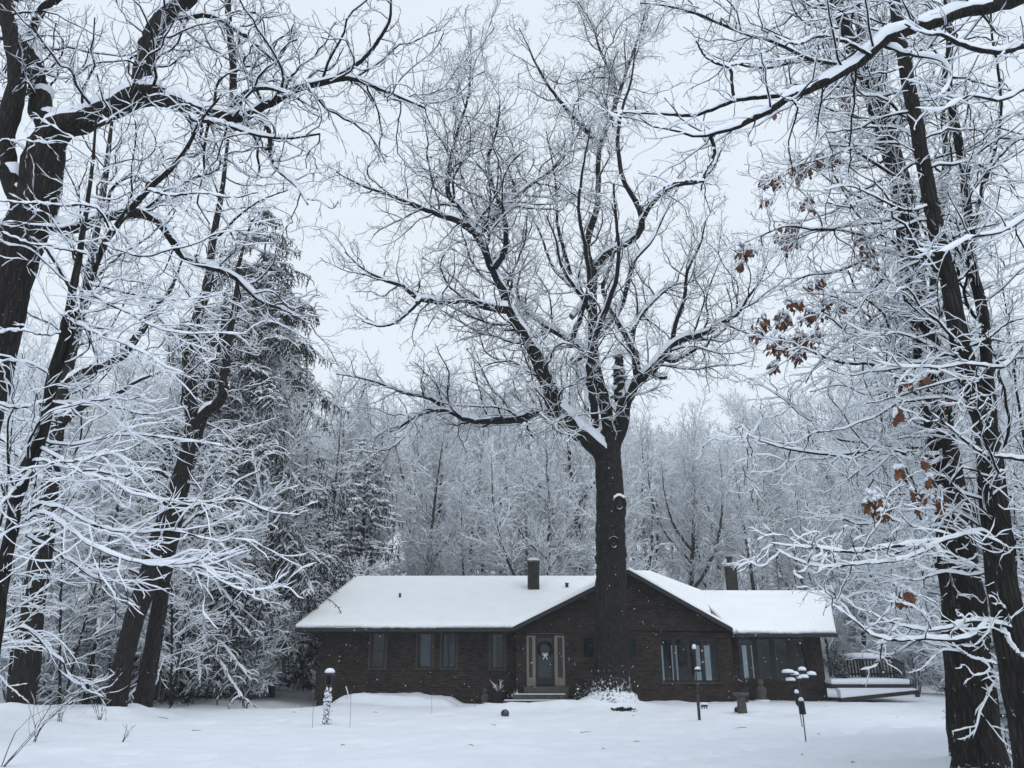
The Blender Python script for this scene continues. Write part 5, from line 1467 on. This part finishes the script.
# evergreen bushes right of the door
def bush(px, Y, w_, h_, label, seed, up=.25):
    r2 = np.random.default_rng(seed)
    x = hx(px, Y, 690)
    t = thing('shrub', label, 'shrub', (x, Y, gz(x, Y)-.02))
    b0 = []
    for q in range(20):
        a = r2.random()*6.28; e_ = r2.uniform(.15, 1.3)
        d = np.array([math.cos(a)*math.cos(e_)*w_, math.sin(a)*math.cos(e_)*w_*.8, math.sin(e_)*h_])*r2.uniform(.75, 1.05)
        b0.append(spline([(0, 0, .05), d*.5+np.array([0, 0, .05]), d], [.016, .012, .006], 7, .6, r2))
    b0 = batch(b0)
    b1 = grow(b0, r2, 9, .25, 1, (30, 70), (.25, .5), .12, .35, rmin=.006, n=4, up=.02)
    b2 = grow(b1, r2, 22, .1, 1, (35, 70), (.3, .6), .05, .14, rmin=.008, n=3, up=.0)
    mesh_obj('stems', *merge([tubes(*b0, 5), tubes(*b1, 4)]), M['bark_twig'], t)
    mesh_obj('foliage', *tubes(b2[0], b2[1]*1.6, 3), M['needle'], t)
    mesh_obj('snow', *merge([caps(b1[0][::6], b1[1][::6], 4, .012, .6, .03, r2, gap=.5), caps(b2[0][::9], b2[1][::9], 4, .012, .6, .03, r2)]), M['snow_twig'], t)
    return t
bush(584, 31.1, .55, .85, 'dark rounded evergreen shrub dusted with snow right of the front steps', 5)
bush(842, 33.2, .55, 2.3, 'narrow snow laden evergreen shrub at the right corner of the house', 8)

# lamp post with vine
x, y, z = spot(326, 724)
t = thing('lamp_post', 'garden lamp post wound with a snowy vine at the left corner of the house', 'lamp post', (x, y, z-.05))
zt = U(326, 671, y)[2]-z+.05
MB().lathe(0, 0, [(.05, 0), (.045, .1), (.035, .14), (.035, zt-.36), (.06, zt-.34)], 12).build('post', M['iron'], t)
ln = MB()
for sx_ in (-1, 1):
    for sy_ in (-1, 1): ln.box(sx_*.075-.01, sx_*.075+.01, sy_*.075-.01, sy_*.075+.01, zt-.34, zt-.10)
ln.box(-.09, .09, -.09, .09, zt-.36, zt-.341).prism([(-.12, zt-.10), (.12, zt-.10), (.03, zt-.02), (-.03, zt-.02)], -.12, .12)
lo = ln.build('lantern', M['iron'], t)
MB().box(-.066, .066, -.066, .066, zt-.338, zt-.104).build('pane', M['glass'], lo)
MB().lathe(0, 0, [(.13, zt-.045), (.135, zt-.0), (.08, zt+.06), (.01, zt+.075)], 12).build('snow', M['snow'], lo, smooth=True)
x0_, y0_, z0_ = x, y, z
vine = thing('climbing_vine', 'snow clotted vine clinging to the lamp post', 'vine', (x, y, z-.05))
b0 = []
for q in range(5):
    a0 = q*1.3; hh = np.linspace(0.02, zt-.42, 12)
    b0.append((np.stack([.06*np.cos(a0+hh*5), .06*np.sin(a0+hh*5), hh], -1), np.full(12, .008)))
b0 = batch(b0); b1 = grow(b0, rng, 22, 0, 1, (50, 90), (.08, .16), .06, .2, rmin=.006, n=4, up=-.05)
mesh_obj('stems', *merge([tubes(*b0, 5), tubes(b1[0], b1[1], 4)]), M['bark_twig'], vine)
mesh_obj('snow', *merge([caps(b1[0][::1], b1[1][::1], 5, .05, 1, .07, rng, .1, .5, .4, .025)]), M['snow'], vine)
lf = grow(b1, rng, 20, 0, 1, (40, 80), (.3, .6), .03, .07, rmin=.012, n=3)
mesh_obj('leaves', *tubes(*lf, 3), M['needle'], vine)

# blue gazing ball
x, y, z = spot(505, 716)
tag(MB().lathe(x, y, [(.001, z-.06)]+[(.135*math.sin(a), z+.06-.135*math.cos(a)) for a in np.linspace(.3, 3.13, 12)], 24).build('gazing_ball', M['blue'], None, (x, y, z), smooth=True), 'dark blue glass gazing ball half sunk in the snow before the steps', 'gazing ball')

# bird feeder on a thick lower pole
x, y, z = spot(699.5, 720)
t = thing('feeder_pole', 'black pole with a slim snow topped tube feeder before the big window', 'bird feeder', (x, y, z-.1))
hh = U(698, 646, y)[2]-z+.1
MB().lathe(0, 0, [(.042, 0), (.042, .72), (.02, .75), (.018, hh*.96)], 10).build('pole', M['iron'], t)
MB().lathe(0, 0, [(.03, hh*.70), (.038, hh*.705), (.038, hh*.93), (.055, hh*.935), (.02, hh)], 10).build('feeder_tube', M['black'], t)
MB().lathe(.05, 0, [(.09, hh*.665), (.10, hh*.67), (.10, hh*.69)], 12).build('tray', M['black'], t)
MB().lathe(0, 0, [(.055, hh*.96), (.06, hh*.99), (.04, hh+.04), (.01, hh+.05)], 10).build('snow', M['snow'], t, smooth=True)
MB().lathe(.05, 0, [(.09, hh*.691), (.08, hh*.72), (.02, hh*.73)], 10).build('snow', M['snow'], t, smooth=True)

# small plaque on short legs
x, y, z = spot(704.5, 709)
t = thing('garden_plaque', 'small dark garden marker topped with snow beside the black feeder pole', 'garden marker', (x, y, z))
MB().box(-.11, .11, -.02, .02, .06, .12).build('plate', M['iron'], t)
for sx_ in (-.08, .0, .08): MB().box(sx_-.015, sx_+.015, -.015, .015, -.03, .06).build('leg', M['iron'], t)
MB().box(-.12, .12, -.04, .04, .122, .20).build('snow', M['snow'], t, bevel=.03)

# bird bath
x, y, z = spot(742.5, 713)
t = thing('bird_bath', 'grey stone bird bath on a square pedestal near the sunroom corner', 'bird bath', (x, y, z))
MB().prism([(-.13, -.05), (.13, -.05), (.10, .46), (-.10, .46)], -.12, .12).build('pedestal', M['greywood'], t, bevel=.008)
MB().lathe(0, 0, [(.08, .45), (.22, .52), (.27, .57), (.26, .58), (.2, .55)], 18).build('basin', M['stone'], t, smooth=True)
x2, y2, z2 = spot(738.5, 712)
tag(MB().lathe(x2-.03, y2, [(.01, z2-.06)]+[(.10*math.sin(a), z2+.05-.10*math.cos(a)) for a in np.linspace(.4, 3.12, 9)], 14).build('round_stone', M['black'], None, (x2, y2, z2), smooth=True), 'black round stone at the foot of the bird bath', 'stone')

# shepherd hook with dark hanging plant against the wall
Y = 30.9; x = hx(738, Y, 690); z = gz(x, Y)
t = thing('plant_hook', 'black iron shepherd hook with dark trailing stems in the corner by the sunroom', 'plant hook', (x, Y, z-.05))
MB().tube([(0, 0, 0), (0, 0, 1.0), (-.02, 0, 1.22), (.05, 0, 1.32), (.14, 0, 1.27), (.16, 0, 1.15)], .016, 8).build('hook', M['iron'], t)
MB().lathe(.2, 0, [(.14, .02), (.2, .5), (.24, .56)], 14).build('pot', M['black'], t)
b0 = batch([spline([(.2, 0, .5), (.2+.2*math.cos(a), .2*math.sin(a), .8+.3*rng.random()), (.2+.4*math.cos(a), .4*math.sin(a), .7+.5*rng.random())], [.012, .01, .005], 6, .5, rng) for a in np.linspace(0, 6, 7)])
b1 = grow(b0, rng, 5, .2, 1, (30, 70), (.3, .5), .1, .3, rmin=.005, n=4)
mesh_obj('stems', *merge([tubes(*b0, 5), tubes(*b1, 4)]), M['bark_twig'], t)
mesh_obj('snow', *caps(b1[0][::4], b1[1][::4], 4, .006, .4, .015, rng), M['snow_twig'], t)

# ornaments by the walls
def ornament(px, Y, h_, label, w_=.18):
    x = hx(px, Y, 690); z = gz(x, Y)-.03
    t = thing('garden_ornament', label, 'garden ornament', (x, Y, z))
    MB().lathe(0, 0, [(w_*1.1, 0), (w_, h_*.12), (w_*.55, h_*.2), (w_*.8, h_*.42), (w_*.75, h_*.6), (w_*.35, h_*.7)], 14).build('body', M['greywood'], t, smooth=True)
    MB().lathe(0, 0, [(w_*.3, h_*.69), (w_*.5, h_*.8), (w_*.4, h_*.93), (w_*.05, h_)], 12).build('head', M['greywood'], t, smooth=True)
    MB().lathe(0, -.01, [(w_*1.12, .005), (w_*1.15, h_*.08), (w_*.5, h_*.2)], 12).build('snow', M['snow'], t, smooth=True)
ornament(485, 31.9, .62, 'small grey garden figure against the wall under the left windows', .2)
ornament(761, 31.9, .85, 'grey cone shaped garden ornament with a snowy foot before the sunroom wall', .26)

# feeder tray with heaped snow, right
x, y, z = spot(803, 716)
t = thing('bird_feeder', 'wide tray bird feeder heaped with snow lumps before the sunroom', 'bird feeder', (x, y, z-.05))
hz2 = U(803, 676, y)[2]-z+.05
MB().lathe(0, 0, [(.016, 0), (.016, hz2)], 8).build('pole', M['iron'], t)
arms = MB()
for q, (ax, az) in enumerate(((-.34, .02), (-.12, .10), (.22, .10), (.50, -.02), (.02, -.07), (-.30, -.14))):
    arms.tube([(0, 0, hz2-.1), (ax*.5, .02, hz2+az*.5-.03), (ax, 0, hz2+az)], .012, 6)
arms.build('bracket', M['iron'], t)
for q, (ax, az, r_) in enumerate(((-.30, .06, .19), (-.10, .0, .13), (.14, .13, .12), (.40, 0, .15), (.16, -.08, .15), (-.25, -.16, .15), (.02, -.10, .10))):
    o = MB().lathe(ax, 0, [(r_*.95, hz2+az), (r_, hz2+az+.02), (r_*.9, hz2+az+.03)], 12).build('dish', M['iron'], t)
    MB().lathe(ax, 0, [(r_*.97, hz2+az+.031), (r_*1.0, hz2+az+.07), (r_*.75, hz2+az+.12), (r_*.1, hz2+az+.14)], 12).build('snow', M['snow'], o, smooth=True)
x, y, z = spot(802.5, 727)
t = thing('torch_stake', 'thin leaning garden stake with a small snowy top beside the cylinder feeder', 'garden stake', (x, y, z-.05))
hh = U(800, 691, y)[2]-z+.05
MB().tube([(0, 0, 0), (-.04, 0, hh*.6), (-.05, 0, hh*.62)], .012, 6).build('stake', M['iron'], t)
MB().lathe(-.05, 0, [(.02, hh*.6), (.06, hh*.66), (.055, hh*.93), (.02, hh*.95)], 10).build('canister', M['black'], t)
MB().lathe(-.05, 0, [(.055, hh*.94), (.06, hh), (.02, hh+.04)], 10).build('snow', M['snow'], t, smooth=True)
x, y, z = spot(806, 742)
t = thing('tube_feeder', 'black cylinder bird feeder with a snow cap on a thin pole, nearest in the yard', 'bird feeder', (x, y, z-.05))
zt = U(805, 701, y)[2]-z+.05; zb_ = U(805, 714.5, y)[2]-z+.05
MB().lathe(0, 0, [(.014, 0), (.014, zb_)], 8).build('pole', M['iron'], t)
MB().lathe(0, 0, [(.05, zb_), (.075, zb_+.01), (.062, zt-.02), (.05, zt)], 14).build('cylinder', M['black'], t)
MB().lathe(0, 0, [(.055, zt+.001), (.062, zt+.03), (.03, zt+.075), (.005, zt+.08)], 12).build('snow', M['snow'], t, smooth=True)

# marker rods in the lawn
for px, py, h_, lab in ((312.5, 728, .85, 'thin marker rod in the snow left of the lamp post'), (350, 728, .85, 'thin leaning marker rod in the snow right of the lamp post'), (348, 700, .45, 'short pale stake standing in the snowy bed by the house corner'),
                        (432, 714, .7, 'thin marker rod before the left wing windows'), (475, 708, .6, 'thin marker rod near the garden figure')):
    x, y, z = spot(px, py)
    pale = 'pale' in lab
    tag(MB().tube([(x, y, z-.1), (x-.02, y, z+h_*.5), (x-.03 - (.08 if pale else 0), y, z+h_)], .022 if pale else .005, 6).build('marker_rod', M['ribbon'] if pale else M['greywood'], None, (x, y, z)), lab, 'marker rod')

# weeds poking through the snow, lower left
def weed(px, py, h_, n_, label, seed, lean=(.5, 0)):
    r2 = np.random.default_rng(seed)
    x, y, z = spot(px, py)
    t = thing('weed_stem', label, 'weed', (x, y, z-.03))
    b0 = batch([spline([(r2.normal(0, .03), r2.normal(0, .03), 0), (lean[0]*h_*.4+r2.normal(0, .1)*h_, r2.normal(0, .1)*h_, h_*.55), (lean[0]*h_+r2.normal(0, .25)*h_, r2.normal(0, .2)*h_, h_*r2.uniform(.7, 1.1))], [.008, .006, .004], 8, .8, r2) for q in range(n_)])
    b1 = grow(b0, r2, 5/h_, .3, 1, (25, 60), (.2, .45), .06, .6, rmin=.003, n=5, up=.02)
    mesh_obj('stems', *merge([tubes(*b0, 5), tubes(*b1, 4)]), M['bark_twig'], t)
    mesh_obj('snow', *merge([caps(*b0, 4, .008, .4, .02, r2, gap=.6), caps(*b1, 4, .006, .4, .02, r2, gap=.6)]), M['snow_twig'], t)
weed(2, 767, 1.2, 4, 'bare arching bramble in the bottom left corner', 3, (1.0, 0))
weed(122, 742, .35, 3, 'small bent dry weed in the snow beyond the bramble', 4, (.3, 0))
weed(60, 722, 1.0, 5, 'thin snowy brush at the foot of the dark trunk on the left', 9, (.2, 0))
weed(35, 742, .8, 4, 'dry bramble between the corner bramble and the dark trunk', 10, (.6, 0))
weed(100, 720, .9, 5, 'snowy tangle of twigs left of the twin trunks', 12, (-.3, 0))

# leaf litter bare patch at the oak foot
x, y, z = spot(619, 709)
mbm = []
for q in range(150):
    c = np.array([x+rng.normal(.12, .17), y-.25+rng.normal(0, .10)])
    mbm.append((c[0], c[1], gz(c[0], c[1])+rng.uniform(.005, .05), rng.uniform(.02, .06)))
V = []; F = []
for (a_, b_, c_, r_) in mbm:
    n0 = len(V)
    d1 = norm(rng.normal(size=3))*r_; d2 = norm(np.cross(d1, rng.normal(size=3)))*r_
    V += [np.array([a_, b_, c_])+d1, np.array([a_, b_, c_])+d2, np.array([a_, b_, c_])-d1, np.array([a_, b_, c_])-d2]
    F.append((n0, n0+1, n0+2, n0+3))
tag(mesh_obj('leaf_litter', np.array(V)-np.array([x, y, z]), F, M['mulch'], None, (x, y, z), False), kind='stuff')

# falling snow: flakes in the air between the camera and the woods
r2 = np.random.default_rng(21)
n = 5200
Yf = r2.uniform(3.5, 34, n)**1.0
fx = r2.uniform(-.75, .75, n)*Yf; fz = CAMZ+r2.uniform(-.06, 1.05, n)*Yf
keep = fz > ground(fx, Yf)+.1
keep &= ~((Yf > 30.5) & (fz < 6))
C = np.stack([fx, Yf, fz], -1)[keep]
r_ = r2.uniform(.003, .008, len(C))*np.clip(Yf[keep]/11, .5, 1.6)
oc = np.array([[1, 0, 0], [-1, 0, 0], [0, 1, 0], [0, -1, 0], [0, 0, 1], [0, 0, -1]], float)
of = np.array([[0, 2, 4], [2, 1, 4], [1, 3, 4], [3, 0, 4], [2, 0, 5], [1, 2, 5], [3, 1, 5], [0, 3, 5]])
V = (C[:, None]+oc[None]*r_[:, None, None]).reshape(-1, 3)
F = (of[None]+(np.arange(len(C))*6)[:, None, None]).reshape(-1, 3)
tag(mesh_obj('falling_snow', V, F, M['snow_twig']), kind='stuff')

# bits of twig and bark dropped on the snow
r2 = np.random.default_rng(55)
L = []
for q in range(20):
    yy = r2.uniform(11.5, 27); xx = r2.uniform(-.62, .62)*yy
    a = r2.random()*6.28; ln = r2.uniform(.04, .30)
    p0 = np.array([xx, yy, gz(xx, yy)+.008]); xe_, ye_ = xx+ln*math.cos(a), yy+ln*math.sin(a)
    p2 = np.array([xe_, ye_, gz(xe_, ye_)+.012])
    L.append([p0, (p0+p2)/2+np.array([r2.normal(0, .015), r2.normal(0, .015), .012]), p2])
V, F = tubes(np.array(L), np.tile([.006, .006, .003], (20, 1)), 4)
tag(mesh_obj('fallen_twigs', V, F, M['bark_twig']), kind='stuff')
# ------------------------------------------------------------------ view
SC.view_settings.view_transform = 'Standard'; SC.view_settings.look = 'None'
SC.view_settings.exposure = 0.16; SC.view_settings.gamma = 1
SC.render.engine = 'CYCLES'
cy = SC.cycles
cy.max_bounces = 5; cy.diffuse_bounces = 2; cy.glossy_bounces = 2; cy.transparent_max_bounces = 12; cy.volume_bounces = 1
cy.use_denoising = True
try:
    cy.denoiser = 'OPENIMAGEDENOISE'
except Exception:
    pass
